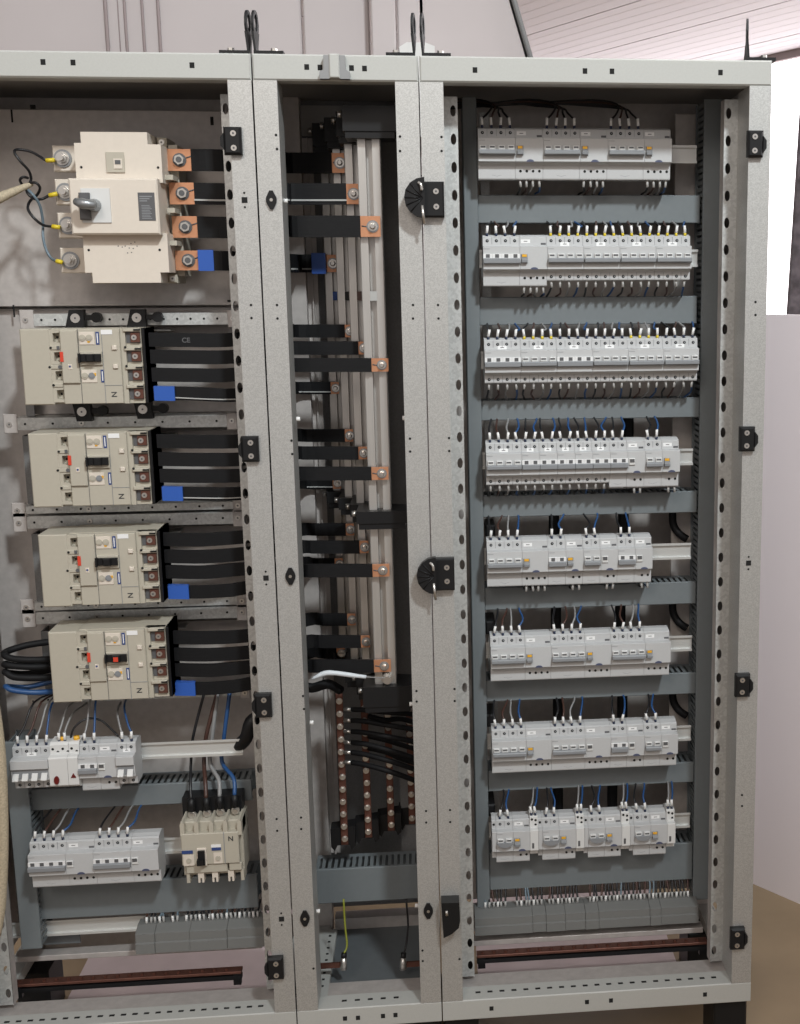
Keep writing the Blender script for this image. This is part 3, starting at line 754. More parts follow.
earth_bar(477, 957, 708, 943.5, .135, 'copper earth bar across the bottom of the right cabinet')
earth_bar(12, 991, 241, 968.5, .135, 'copper earth bar across the bottom of the left cabinet')
for x0, x1, nm in ((.085, .565, 'right'), (-.86, -.375, 'left')):
    single('paper_sheet', MB().box(x0, x1, .27, 1.0, FZ, FZ + .0015), 'paper', 'pale pinkish paper on the floor under the open bottom of the %s cabinet' % nm, 'paper')

# ------------------------------------------------------------------ left cabinet
PY = .25
zt = at(100, 110, PY).z
single('mounting_plate', MB().box(-.90, -.352, PY, PY + .003, at(100, 306, PY).z, zt, ch=.001), 'zinc', 'galvanised mounting plate behind the beige main switch', 'mounting plate')
single('mounting_plate', MB().box(-.90, -.352, PY + .02, PY + .023, .16, at(100, 306, PY).z - .004, ch=.001), 'zinc', 'galvanised mounting plate behind the four flat moulded-case breakers', 'mounting plate')
for u, v, w, h in ((12, 116, 1.6, 12), (14, 311, 1.6, 12), (212, 121, 3, 8), (33, 107, 5, 4), (231, 301, 7, 2)):
    p = at(u, v, PY)
    single('plate_slot', MB().box(p.x - w * .001, p.x + w * .001, PY - .0012, PY, p.z - h * .001, p.z + h * .001), 'hole', {12: 'dark upright slot at the upper left of the main switch plate', 14: 'dark upright slot at the lower left of the main switch plate',
           212: 'dark slot at the upper right of the main switch plate', 33: 'dark hole near the top left of the main switch plate', 231: 'dark slot at the lower right of the main switch plate'}[u], 'slot')
# perforated horizontal mounting rails
RY = .185
def mount_rail(u0, u1, v0l, v0r, v1l, v1r, label, n=8, y=RY):
    a, b_ = at(u0, v0l, y), at(u1, v0r, y); c, d = at(u0, v1l, y), at(u1, v1r, y)
    z1, z0 = (a.z + b_.z) / 2, (c.z + d.z) / 2; x0, x1 = (a.x + c.x) / 2, (b_.x + d.x) / 2
    t = thing('mounting_rail', label, 'mounting rail', ((x0 + x1) / 2, y, z0))
    part('rail', MB().prism_x([(y, z0), (y, z1), (y + .06, z1), (y + .06, z1 - .002), (y + .002, z1 - .002), (y + .002, z0)], x0 + .02, x1 - .012), 'zinc_bright', t)
    part('end_plate', MB().box(x0, x0 + .026, y - .002, y + .001, z0 - .006, z1 + .008, ch=.001), 'zinc', t)
    part('end_plate', MB().box(x1 - .02, x1, y - .002, y + .001, z0 - .006, z1 + .004, ch=.001), 'zinc', t)
    zc = (z0 + z1) / 2
    for k in range(n): put('hole', dot_me, t, Vector((x0 + .04 + (x1 - x0 - .08) * k / (n - 1), y, zc)) - t.location)
    for x in (x0 + .011, x1 - .010, x0 + (x1 - x0) * .33): put('screw', screw_me, t, Vector((x, y - .0022, zc)) - t.location)
    return t
mount_rail(20, 238, 314, 312.5, 326, 324.5, 'perforated mounting rail above the uppermost flat breaker', 14)
mount_rail(4, 237, 419, 414, 431, 426, 'perforated mounting rail below the uppermost flat breaker')
mount_rail(12, 243, 507, 501.5, 514, 509, 'narrow mounting rail just below the second flat breaker', 9)
mount_rail(13.5, 243, 517, 511.5, 529, 523.5, 'perforated mounting rail above the third flat breaker')
mount_rail(21, 247, 603, 597, 610.5, 605, 'narrow mounting rail just below the third flat breaker', 9)
mount_rail(22.5, 247, 613, 606, 624.5, 617.5, 'perforated mounting rail above the lowest flat breaker')
mount_rail(28, 250, 697, 690, 703, 696, 'narrow mounting rail partly behind the lowest flat breaker', 9)
# sheet-metal trays behind the flat breakers
for k, (ua, ub, va, vb) in enumerate(((26, 236, 328, 414), (28, 238, 433, 500), (37, 243, 530, 597), (46, 247, 626, 690))):
    a, b_ = at(ua, (va + vb) / 2, .22), at(ub, (va + vb) / 2, .22); z1, z0 = at(130, va, .22).z, at(130, vb, .22).z
    t = thing('mounting_tray', 'shallow galvanised tray behind the %s flat breaker' % ('uppermost', 'second', 'third', 'lowest')[k], 'mounting plate', ((a.x + b_.x) / 2, .24, z0))
    part('tray_back', MB().box(a.x, b_.x, .245, .248, z0, z1), 'zinc', t)
    part('tray_side', MB().box(a.x, a.x + .003, .2, .245, z0, z1).box(a.x + .003, a.x + .016, .2, .203, z0, z1), 'sheet_dark', t)
    part('tray_lip', MB().box(a.x + .10, b_.x - .12, .205, .245, z1 - .006, z1 - .003), 'zinc_bright', t)
# black plastic clamps on the top rails
def clamp(u, v, label, down=False):
    p = at(u, v, RY - .004); x, z = p.x, p.z; s = -1 if down else 1
    t = thing('bar_clamp', label, 'clamp', (x, RY, z))
    part('foot_plate', MB().prism_y([(x - .011 - (.009 if not down else 0), z - .019), (x + .016 + (0 if not down else .002), z - .019), (x + .016, z + .016), (x - .011 - (.006 if down else 0), z + .016)], RY - .02, RY - .0025), 'black', t)
    b = MB().box(x + .014, x + .034, RY - .016, RY - .006, z - .004, z + .006).cyl_y(x + .038, z + .001, .010, RY - .018, RY - .004, 12)
    part('lever', b, 'black', t)
    put('screw', screw_me, t, Vector((x, RY - .02, z)) - t.location); put('washer', cached('washer', lambda: MB().cyl_y(0, 0, .009, -.001, 0, 16).mesh('washer', 'steel')), t, Vector((x, RY - .02, z)) - t.location)
for u, v, d, nm in ((77.5, 318, False, 'left clamp above'), (138.5, 317.5, False, 'right clamp above'), (84, 411, True, 'left clamp below'), (144.5, 408.5, True, 'right clamp below')):
    clamp(u, v, 'black plastic bar holder with bolt, %s the uppermost flat breaker' % nm, d)

# ---- big main switch
SYF = .065
S0 = at(118, 207, SYF); ks = 1 / 560.0
def sx(px): return S0.x + (px - 118) * ks
def sz(py): return S0.z - (py - 207) * ks
MS = thing('main_switch', 'big beige four-pole main switch with grey rotary handle', 'switch', (S0.x, .15, sz(284)))
UB = [(84, 132), (150, 132), (150, 144), (163, 144), (163, 182), (77, 182), (77, 143), (84, 143)]
part('upper_block', MB().prism_y([(sx(a), sz(c)) for a, c in UB], SYF + .012, .22), 'beige_light', MS)
LB = [(79, 233), (164, 233), (164, 273), (155, 273), (155, 283.5), (86, 283.5), (86, 273), (79, 273)]
part('lower_block', MB().prism_y([(sx(a), sz(c)) for a, c in LB], SYF + .012, .22), 'beige_light', MS)
part('cover', MB().box(sx(72), sx(160), SYF - .012, .2, sz(235), sz(179), ch=.003), 'beige_light', MS)
part('base', MB().box(sx(74), sx(172), .15, .225, sz(276), sz(140)), 'beige', MS)
part('window_bezel', MB().prism_y([(sx(108), sz(152)), (sx(126), sz(152)), (sx(126), sz(172)), (sx(108), sz(172))], SYF + .009, SYF + .012), 'beige', MS)
iw = part('indicator_window', MB().box(sx(115.5), sx(124), SYF + .0075, SYF + .012, sz(168.5), sz(158.5)), 'beige_light', MS)
part('indicator_slot', MB().box(sx(117), sx(122.5), SYF + .0065, SYF + .0078, sz(164), sz(160)), 'tab_grey', iw)
hp = part('handle_plate', MB().box(sx(84), sx(112.5), SYF - .0145, SYF - .012, sz(223), sz(189)), 'breaker_white', MS)
part('handle_base', MB().box(sx(82.5), sx(93), SYF - .022, SYF - .0145, sz(220.5), sz(193.5), ch=.002), 'tab_grey', MS)
hd = MB().tube([(sx(82), SYF - .035, sz(203)), (sx(91), SYF - .045, sz(205.5)), (sx(101), SYF - .038, sz(206.5))], [.007, .0072, .0085, .0095, .0095, .009, .0085, .008, .007], 10)
hd.cyl_y(sx(97), sz(206), .012, SYF - .036, SYF - .0145, 16, r2=.010)
part('rotary_handle', hd, 'gearing', MS)
rp = part('rating_plate', MB().box(sx(140), sx(156.5), SYF - .0128, SYF - .0118, sz(221), sz(193)), 'tab_grey', MS, 'black printed rating plate')
lines = MB()
for k in range(3): lines.box(sx(141.5), sx(154 - k * 2.5), SYF - .0131, SYF - .0128, sz(197.5 + k * 2.2), sz(196.4 + k * 2.2))
for k in range(9): lines.box(sx(143), sx(151 + (k * 7) % 3), SYF - .0131, SYF - .0128, sz(206.3 + k * 1.6), sz(205.6 + k * 1.6))
o = part('print_lines', lines, 'lever_grey', rp); o['kind'] = 'stuff'
for u, v in ((80, 167), (156.5, 167), (87, 250), (158.5, 250)): put('screw_hole', dot_me, MS, Vector((sx(u - .067 * (v - 207)), SYF + .012, sz(v))) - MS.location)
for u, v in ((81, 138), (157, 138), (83, 279), (160, 279)):
    put('fixing_screw', screw_me, MS, Vector((sx(u), .14, sz(v))) - MS.location)
    part('fixing_lug', MB().box(sx(u - 5), sx(u + 5), .1405, .225, sz(v + 5), sz(v - 5), ch=.003), 'beige', MS)
vents = [(114, 246), (118, 247), (121, 246), (127, 243.5), (131, 242), (125, 248), (129, 248.5), (123, 253), (127, 252.5), (133, 246)]
for u, v in vents: put('vent_hole', cached('vent', lambda: MB().cyl_y(0, 0, .0012, -.0003, .001, 6).mesh('vent_hole', 'tab_grey')), MS, Vector((sx(u), SYF + .012, sz(v))) - MS.location)
bolt_me = cached('bolt', lambda: MB().cyl_y(0, 0, .0165, -.003, 0, 20, 1).cyl_y(0, 0, .0125, -.006, -.003, 18).prism_y([(.0095 * math.cos(math.pi * i / 3 + .3), .0095 * math.sin(math.pi * i / 3 + .3)) for i in range(6)], -.013, -.006).cyl_y(0, 0, .006, -.022, -.013, 10).mesh('bolt', ['steel', 'gearing']))
boltr_me = cached('boltr', lambda: MB().cyl_y(0, 0, .0125, -.0025, 0, 18, 1).prism_y([(.0095 * math.cos(math.pi * i / 3 + .3), .0095 * math.sin(math.pi * i / 3 + .3)) for i in range(6)], -.009, -.0025).cyl_y(0, 0, .0055, -.010, -.009, 10, 1).mesh('bolt', ['steel', 'tab_grey']))
TY = .135
poleV = [158.5, 192, 225.5, 260.5]
lug_pts = []
for k, v in enumerate(poleV):
    # terminal tabs, left
    p0, p1 = at(52.5 + 2.6 * k, v, TY), at(80 + 2.2 * k, v, TY)
    tb = part('terminal_tab', MB().box(p0.x, p1.x, TY, TY + .02, p0.z - .0235, p0.z + .0235, ch=.002), 'beige_light', MS)
    pb = at(63 + 2.6 * k, v, TY)
    put('bolt', bolt_me, tb, Vector((pb.x, TY, p0.z)) - MS.location - tb.location)
    lug_pts.append((pb.x, p0.z))
    part('pole_barrier', MB().box(sx(163), sx(171), .10, .2, sz(v + 19.5), sz(v + 14.5)), 'beige', MS) if k < 3 else None
# black, grey and slate pilot wires with yellow lugs
loops = [[(46, 160.5), (32, 152), (18, 149.5), (14.5, 152.5), (21, 162), (29, 171), (31, 180), (27, 186), (22, 185.5)],
         [(49, 195.5), (42, 199), (35, 199), (29, 195), (26, 189), (27, 186), (24, 186)],
         [(52, 226.5), (43, 225), (34, 218), (28, 209), (30, 201), (37, 195), (40, 188), (36, 183), (30, 183), (26, 186), (22, 184), (20, 180), (23, 177), (28, 178)],
         [(56, 261), (51, 258), (46, 249), (43, 236), (43, 222), (40, 206), (34, 196), (28, 190), (25, 187)]]
for k in range(4):
    bx, bz = lug_pts[k]
    lp = loops[k]; Yw = TY - .012
    t = thing('pilot_wire', '%s thin wire with yellow lug on the %s left terminal of the main switch' % (('black', 'black', 'black', 'slate blue')[k], ('uppermost', 'second', 'third', 'lowest')[k]), 'wire', (bx, Yw, bz), 'pilot wires of the main switch')
    q = at(*lp[0], Yw)
    part('lug', MB().tube([(bx - .012, Yw, bz - .004), (q.x, Yw, q.z)], .0042, 8), 'yellow', t)
    part('insulation', MB().tube([at(u, v, Yw + .01 * math.sin(i * 1.3 + k)) for i, (u, v) in enumerate(lp)], .0026, 7), 'wire_slate' if k == 3 else 'wire_black', t)
b = MB().tube([at(32, 184, .125), at(22, 188, .11), at(8, 194, .09), at(-6, 200, .07), at(-30, 208, .04)], [.004, .0045, .005, .006, .006, .0065, .007, .008, .008, .009, .009, .01], 9)
single('rope', b, 'rope', 'pale frayed cord tying the pilot wires beside the main switch', 'cord')
b = MB().tube([at(-6, 700, .03), at(0, 745, .03), at(3, 800, .03), at(3.5, 850, .03), at(1, 905, .03), at(-4, 935, .03)], .0095, 10)
single('hanging_cord', b, 'rope', 'thick beige cord hanging at the left edge beside the lower breakers', 'cord')

# ---- flat busbars running from the left cabinet to the vertical busbars
BARY = [.355, .27, .185, .10]          # N, L1, L2, L3 depth
def flat_bar(pts, h, label, tape=None, end=None, start=None, gleam=False, group=None, th=.006):
    """pts: (u, v, Y) along the bar's centre line; end/start: copper tongue length in px"""
    P = [at(*q) for q in pts]
    t = thing('insulated_busbar', label, 'busbar', P[0], group)
    part('insulation', MB().ribbon(P, h, th), 'rubber', t)
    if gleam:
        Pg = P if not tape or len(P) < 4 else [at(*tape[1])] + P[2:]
        L = MB().ribbon([p + Vector((0, -th * .75, -h * .3)) for p in Pg], h * .08, .002); part('gleam_strip', L, 'sleeve_grey', t)  # highlight along the black insulation, painted as a thin pale strip
    if tape:
        ia, ib = tape; A_, B_ = at(*ia), at(*ib)
        part('tape', MB().ribbon([A_ - Vector((0, .003, 0)), B_ - Vector((0, .003, 0))], h * 1.06, th + .008), 'tape', t, 'blue tape')
    if end:
        u1, v1, Y1 = pts[-1]; A_, B_ = at(u1 - .5, v1, Y1), at(u1 + end, v1, Y1)
        tg = part('copper_tongue', MB().box(A_.x, B_.x, Y1 - .002, Y1 + .002, A_.z - h * .48, A_.z + h * .48), 'copper', t)
        bx = A_.x + (B_.x - A_.x) * .62
        part('stud', MB().cyl_y(bx, A_.z, min(.0115, h * .36), Y1 - .004, Y1 - .002, 16, 1).cyl_y(bx, A_.z, min(.009, h * .29), Y1 - .006, Y1 - .004, 16).cyl_y(bx, A_.z, min(.006, h * .2), Y1 - .014, Y1 - .006, 8, 0, r2=min(.004, h * .13)), ['steel', 'gearing'], tg)
        part('crimp_mark', MB().tube([(A_.x + .003, Y1 - .0025, A_.z + .001), (bx - .008, Y1 - .0025, A_.z - .001)], .0012, 4), 'tab_grey', tg)
    if start:
        u0, v0, Y0 = pts[0]; A_, B_ = at(u0 - start, v0, Y0), at(u0 + .5, v0, Y0)
        tg = part('copper_tongue', MB().box(A_.x, B_.x, Y0 - .002, Y0 + .002, A_.z - h * .5, A_.z + h * .5), 'copper', t)
        bx = A_.x + (B_.x - A_.x) * .52
        put('bolt', boltr_me, tg, Vector((bx, Y0 - .002, A_.z)) - t.location - tg.location)
        part('crimp_mark', MB().tube([(bx + .01, Y0 - .003, A_.z + .003), (B_.x - .001, Y0 - .003, A_.z + .007)], .0012, 4), 'tab_grey', tg)
    return t
names4 = ['uppermost', 'second', 'third', 'lowest, blue-taped']
mends = [(332, 163, BARY[1] - .02, 13), (346.5, 194, BARY[2] - .02, 12), (360.5, 226.5, BARY[3] - .012, 20), (327, 263.5, BARY[0] - .02, 10)]
for k in range(4):
    v = 160 + 33.5 * k; u0 = 191.5 + 3 * k
    ue, ve, ye, tl = mends[k]
    mid = 258 + 3 * k
    flat_bar([(u0, v, TY), (u0 + 30, v + .5, TY), (mid + 22, ve - .3, (TY + ye) / 2), (mid + 34, ve, ye), (ue, ve, ye)], .040 if k != 3 else .037,
             '%s flat black busbar between the main switch and the vertical busbars' % names4[k],
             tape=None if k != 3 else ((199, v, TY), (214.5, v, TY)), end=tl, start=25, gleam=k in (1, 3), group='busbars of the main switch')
o = flat_bar([(312, 263.5, BARY[0] - .03), (326, 263.5, BARY[0] - .03)], .040, 'blue-taped end of the lowest main switch busbar at the vertical busbars', group='busbars of the main switch', tape=((312, 263.5, BARY[0] - .031), (326, 263.5, BARY[0] - .031)))

# ---- four moulded-case breakers lying on their side
def mccb(u, v, Yf, label, red=False):
    p = at(u, v, Yf)              # left edge, mid height
    t = thing('moulded_case_breaker', label, 'breaker', (p.x, .16, p.z - .07), 'flat moulded-case breakers')
    X = lambda m: p.x + m * .895 * mm
    Z = lambda m: p.z + m * mm
    y = Yf
    part('terminal_cover', MB().box(X(0), X(60), y, y + .09, Z(-71), Z(71), ch=.002), 'beige', t)
    part('case', MB().box(X(59), X(250), y + .016, y + .10, Z(-71), Z(71)), 'beige', t)
    # stepped shoulder with fingers on the left of the front panel
    for k in range(4):
        zc = 53 - 35.5 * k
        part('shoulder_step', MB().prism_y([(X(60), Z(zc + 17)), (X(60), Z(zc - 13)), (X(80), Z(zc - 13)), (X(80), Z(zc - 8)), (X(66), Z(zc - 6)), (X(66), Z(zc + 10)), (X(80), Z(zc + 11)), (X(80), Z(zc + 15))], y + .002, y + .018), 'beige', t)
        put('screw_hole', dot_me, t, Vector((X(71), y + .0158, Z(zc + 2))) - t.location)
    for zc, sh in ((36, 0), (0, 1), (-34, 2)):
        part('finger', MB().box(X(58), X(80), y + .000, y + .018, Z(zc - 4), Z(zc + 4), ch=.001), 'beige', t)
        put('screw_hole', dot_me, t, Vector((X(61 if sh != 1 else 56), y - .0002, Z(zc))) - t.location)
        if sh < 2: part('rivet_hole', (MB().box(X(73), X(79), y - .0005, y + .001, Z(zc - 3.5), Z(zc + 3.5)) if sh == 0 else MB().cyl_y(X(77), Z(zc), .0038, y - .0005, y + .001, 10)), 'tab_grey', t)
    part('front_panel', MB().box(X(80), X(201), y + .003, y + .018, Z(-70), Z(70), ch=.001), 'beige', t)
    part('left_cover', MB().box(X(81), X(116), y - .002, y + .004, Z(-31), Z(68), ch=.0015), 'beige', t)
    part('red_tab', MB().box(X(79.5), X(86), y - .0035, y + .004, Z(10), Z(28.5)), 'red', t, 'red push-to-trip tab')
    part('push_button', MB().box(X(94), X(102), y - .003, y - .001, Z(-5), Z(5), 0, .001).cyl_y(X(98), Z(1), .002, y - .0036, y - .003, 8, 1), ['beige_light', 'badge_blue'], t)
    part('panel_joint', MB().box(X(116.5), X(117.3), y + .0022, y + .004, Z(-70), Z(70)), 'tab_grey', t)
    part('panel_joint', MB().box(X(164.5), X(165.3), y + .0022, y + .004, Z(-70), Z(70)), 'lever_grey', t)
    part('panel_joint', MB().box(X(165.5), X(201), y + .0022, y + .004, Z(-36), Z(-35.2)), 'lever_grey', t)
    bz = part('handle_bezel', MB().box(X(119), X(164), y - .002, y + .004, Z(3), Z(28), ch=.001), 'beige', t)
    hd = part('toggle_handle', MB().box(X(119), X(163), y - .008, y - .001, Z(9.5), Z(24), 0, .001).box(X(118), X(122), y - .013, y - .006, Z(8), Z(25.5)).box(X(134), X(150), y - .014, y - .007, Z(9.5), Z(24), 0, .002), 'black', t)
    if red: part('trip_mark', MB().box(X(137), X(147), y - .015, y - .0138, Z(12), Z(21)), 'red', hd, 'red tripped mark')
    for zc, zb in ((53, 53), (-18, -18)):
        dial = part('dial_area', MB().box(X(119), X(150), y + .0015, y + .004, Z(zc - 12), Z(zc + 12), ch=.0005), 'beige_light', t)
        part('dial', MB().cyl_y(X(126), Z(zc + 1), .006, y - .0005, y + .002, 14).cyl_y(X(126), Z(zc + 1), .0035, y - .0015, y - .0005, 10), 'beige', dial)
        part('dial', MB().cyl_y(X(140), Z(zc + 1), .006, y - .0005, y + .002, 14).cyl_y(X(140), Z(zc + 1), .0035, y - .0015, y - .0005, 10), 'lever_grey' if zc < 0 else 'beige', dial)
        part('pointer', MB().box(X(136 + (8 if zc < 0 else 0)), X(141 + (8 if zc < 0 else 0)), y + .0005, y + .0018, Z(zc - 8 + (9 if zc < 0 else 0)), Z(zc - 3 + (9 if zc < 0 else 0))), 'orange', dial)
        lb = part('blue_label', MB().box(X(153 + (5 if zc < 0 else 0)), X(160 + (4 if zc < 0 else 0)), y + .0022, y + .004, Z(zc - 12), Z(zc + 12)), 'badge_blue', t)
        part('label_print', MB().box(X(155.5 + (5 if zc < 0 else 0)), X(157.5 + (5 if zc < 0 else 0)), y + .0018, y + .0024, Z(zc - 9), Z(zc + 9)), 'sticker', lb)
    part('label_sticker', MB().box(X(164), X(187), y + .002, y + .0032, Z(60), Z(68.5)), 'sticker', t)
    for zc in (35, 0): part('clip', MB().box(X(185), X(195), y - .001, y + .004, Z(zc - 4), Z(zc + 4), ch=.001), 'beige_light', t)
    put('lettering', text_mesh('N', .014, 'print'), t, Vector((X(182), y + .0028, Z(-53))) - t.location, rot=(math.pi / 2, math.pi / 2, 0), label='letter N')
    # right-hand terminals
    part('terminal_base', MB().box(X(201), X(211), y + .010, y + .03, Z(-71), Z(71)), 'beige', t)
    for k in range(4):
        zc = 53.5 - 35.5 * k
        part('terminal_recess', MB().box(X(212), X(241), y + .0145, y + .018, Z(zc - 10.5), Z(zc + 10.5)), 'tab_grey', t)
        part('copper_pad', MB().box(X(222), X(241), y + .010, y + .0146, Z(zc - 9), Z(zc + 9)), 'copper_dull', t)
        put('screw', screw_me, t, Vector((X(229), y + .010, Z(zc))) - t.location)
        part('barrier', MB().box(X(208), X(242), y + .006, y + .03, Z(zc + 11), Z(zc + 17.5), ch=.001), 'beige', t)
        part('barrier_cap', MB().box(X(230), X(243), y + .0045, y + .0065, Z(zc + 13), Z(zc + 16)), 'black', t)
        if k < 2: put('screw_hole', dot_me, t, Vector((X(211), y + .0055, Z(zc - 18))) - t.location)
    part('end_barrier', MB().box(X(244), X(250), y + .012, y + .1, Z(-71), Z(71), ch=.001), 'black', t)
    return t
MC = [(22.0, 367.5, .085), (30.5, 471.0, .082), (40.5, 571.5, .070), (50.5, 668.0, .060)]
ordn = ['uppermost', 'second', 'third', 'lowest']
for k, (u, v, yf) in enumerate(MC):
    mccb(u, v, yf, '%s of the four flat beige breakers%s' % (ordn[k], ' with a red mark on its handle' if k == 3 else ', black handle sideways'), k == 3)
# their flat bars: (v left start, v mid) for the four poles
BV = [[339.5, 356.5, 374.5, 393], [441, 459, 475.5, 493], [539, 556, 571.5, 591], [637, 654, 669.5, 687.5]]
MV = [[331, 348, 365, 388], [435.5, 453, 473.5, 483], [529.5, 547, 570.5, 564], [619.5, 641.5, 666, 653]]
MU = [(345, BARY[1] - .02, 8), (358.5, BARY[2] - .02, 9), (371.5, BARY[3] - .012, 17), (333, BARY[0] - .02, 8)]
for k in range(4):
    for j in range(4):
        u0 = (149, 157, 163, 169.5)[k] + (1.5 * j)
        vl, vm = BV[k][j], MV[k][j]; ue, ye, tl = MU[j]
        ue += (0, 0, 1, 2.5)[k] if j != 3 else 2 * k - 2
        um = 262 + 8 * k
        curve = (2 * (k - 1)) if j == 3 else 0
        fb = flat_bar([(u0, vl, .115), (u0 + 40, vl + .6, .118), (235 + 8 * k, vl - curve - (k >= 2) * 3, .13), (um + 22, vm, (.12 + ye) / 2), (um + 36, vm, ye), (ue, vm, ye)], .0265 if j < 3 else .026,
                 '%s flat black busbar leaving the %s flat breaker' % (names4[j].split(',')[0] if j < 3 else 'blue-taped lowest', ordn[k]),
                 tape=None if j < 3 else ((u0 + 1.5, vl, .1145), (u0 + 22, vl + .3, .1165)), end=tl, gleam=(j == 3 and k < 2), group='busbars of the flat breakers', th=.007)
        if k == 0 and j == 0: put('lettering', text_mesh('CE', .013, 'tab_grey', .00005), fb, at(186, 340.4, .1128) - fb.location, rot=(math.pi / 2, 0, 0), label='faint grey CE mark')
# black loop cables feeding the lowest flat breaker
for k, (va, vb, ve, c) in enumerate(((641, 655, 660, 'wire_black'), (661, 664, 667, 'wire_black'), (668, 672, 678, 'wire_black'), (680, 687, 692, 'wire_blue'))):
    pts = [at(56, va, .15), at(28, va + 4 + k, .14), at(8, (va + vb) / 2 + 3, .12), at(4.5 + k * .7, vb, .10), at(14, ve - 1 if k < 3 else 690.5, .095), at(35, ve if k < 3 else 692.5, .10), at(56, ve - 1 if k < 3 else 691, .12)]
    single('feeder_cable', MB().tube(pts, .0068 if k < 3 else .0055, 9), 'rubber' if k < 3 else 'wire_blue', '%s cable looping into the left side of the lowest flat breaker' % ('uppermost black', 'second black', 'third black', 'blue')[k], 'cable', 'cables looping into the lowest flat breaker')
# ---- modular rows of the left cabinet
LN = .06
zA = at(70, 768.5, LN).z; xA = at(11.5, 776, LN).x
zB = at(95, 863, LN).z; xB = at(28.5, 868, LN).x
din_rail(xA - .01, at(243, 757, LN + .0625).x, zA + .006, LN + .0625, 'zinc mounting rail of the left cabinet row with the white modules')
din_rail(xB - .004, at(196, 850, LN + .0625).x, zB, LN + .0625, 'zinc mounting rail of the lowest left cabinet row')
def left_wires(poles, z, colours, top, lab):
    for k, px in enumerate(poles):
        wire(px, LN + .024, z + .0425, [(top[k][0] * .35, .012, .035), (top[k][0] * .8, .04, top[k][1]), (top[k][0] * 1.3, .11, top[k][1] - .005)], colours[k], '%s wire %s' % (colours[k], lab), 'wires on the left modular rows', lean=.05 * k, r=.0022)
x = xA
x, pl = device(x, LN, zA, 4, 'd', 0, True, 'four-pole grey breaker with lowered toggles, left end of the upper left-cabinet row', 'modular devices of the left cabinet')
left_wires(pl, zA, ['black', 'brown', 'grey', 'blue'], [(.03, .075), (.025, .075), (.02, .075), (.005, .07)], 'rising from the leftmost breaker of the upper left row')
def white_module(x, w, label, lens):
    t = thing('relay_module', label, 'relay', (x, LN, zA), 'modular devices of the left cabinet')
    put('body', cached(('wm', w), lambda: MB().prism_x([(-.002, .0215), (0, .0245), (.014, .026), (.0145, .044), (.019, .049), (.05, .05), (.062, .04), (.062, -.04), (.05, -.041), (.010, -.041), (-.001, -.0345), (-.002, -.033)], .0003, w - .0003).mesh('body', 'breaker_white')), t)
    if lens == 'oval': put('indicator_lens', cached('lens', lambda: MB().cyl_y(0, 0, .0085, -.003, 0, 16, rx=.005).mesh('indicator_lens', 'dark_red')), t, (w * .38, -.002, -.022))
    else: put('indicator_lens', cached('lens2', lambda: MB().prism_y([(-.005, -.004), (.005, -.004), (0, .005)], -.002, 0).mesh('indicator_lens', 'dark_red')), t, (w * .5, -.002, -.014))
    for k in range(int(w / .0088)): put('terminal_screw', scr2(), t, (.0055 + .0095 * k, .0145, .036 - .006 * (k % 2)))
    put('yellow_plug', cached('yp', lambda: MB().tube([(0, .03, .048), (0, .03, .056)], .006, 10).mesh('yellow_plug', 'orange')), t, (w * .6, 0, 0))
    return x + w
x = white_module(x, .036, 'wide white relay module with dark red oval lens', 'oval')
for k in range(2): left_wires([x - .02 + .011 * k], zA + .003, ['grey'], [(.012, .06 - k * .012)], 'into the wide white relay module, %s one' % ('left', 'right')[k])
x = white_module(x, .020, 'slim white relay module with dark red triangle lens', 'tri')
x, pl = device(x, LN, zA, 2, 'b', 2, False, 'two-pole grey breaker with residual-current block, right of the white modules', 'modular devices of the left cabinet')
left_wires(pl, zA, ['grey', 'blue'], [(.01, .085), (.0, .085)], 'into the breaker right of the white modules')
x, pl = device(x, LN, zA, 2, 'd', 0, True, 'two-pole grey breaker at the right end of the upper left-cabinet row', 'modular devices of the left cabinet')
left_wires(pl, zA, ['grey', 'blue'], [(-.02, .05), (-.025, .058)], 'into the right end breaker of the upper left row')
b = MB().tube([at(70, 742, .10), at(74, 728, .10), at(86, 719, .11), at(100, 720, .12), at(110, 728, .11), at(118, 736, .1)], .0022, 7)
single('jumper_wire', b, 'wire_black', 'black jumper wire arching above the white modules', 'wire')
hB = at(136, 806, .155).z - zB - .0425
x = xB
for k in range(2):
    x, pl = device(x, LN, zB, 4, 'b', 3, False, 'four-pole breaker with residual-current block and dark lever, %s of the lowest left row' % ('left', 'right')[k], 'modular devices of the left cabinet')
    for j, cc in enumerate(('black', 'brown', 'grey', 'blue')):
        wire(pl[j], LN + .024, zB + .0425, [(.004 + .003 * j, .014, hB * .75), (.012, .06, hB * .98), (.02, .13, hB + .004)], cc, '%s wire into the %s breaker of the lowest left row' % (cc, ('left', 'right')[k]), 'wires on the lowest left row', lean=.12, r=.0022)
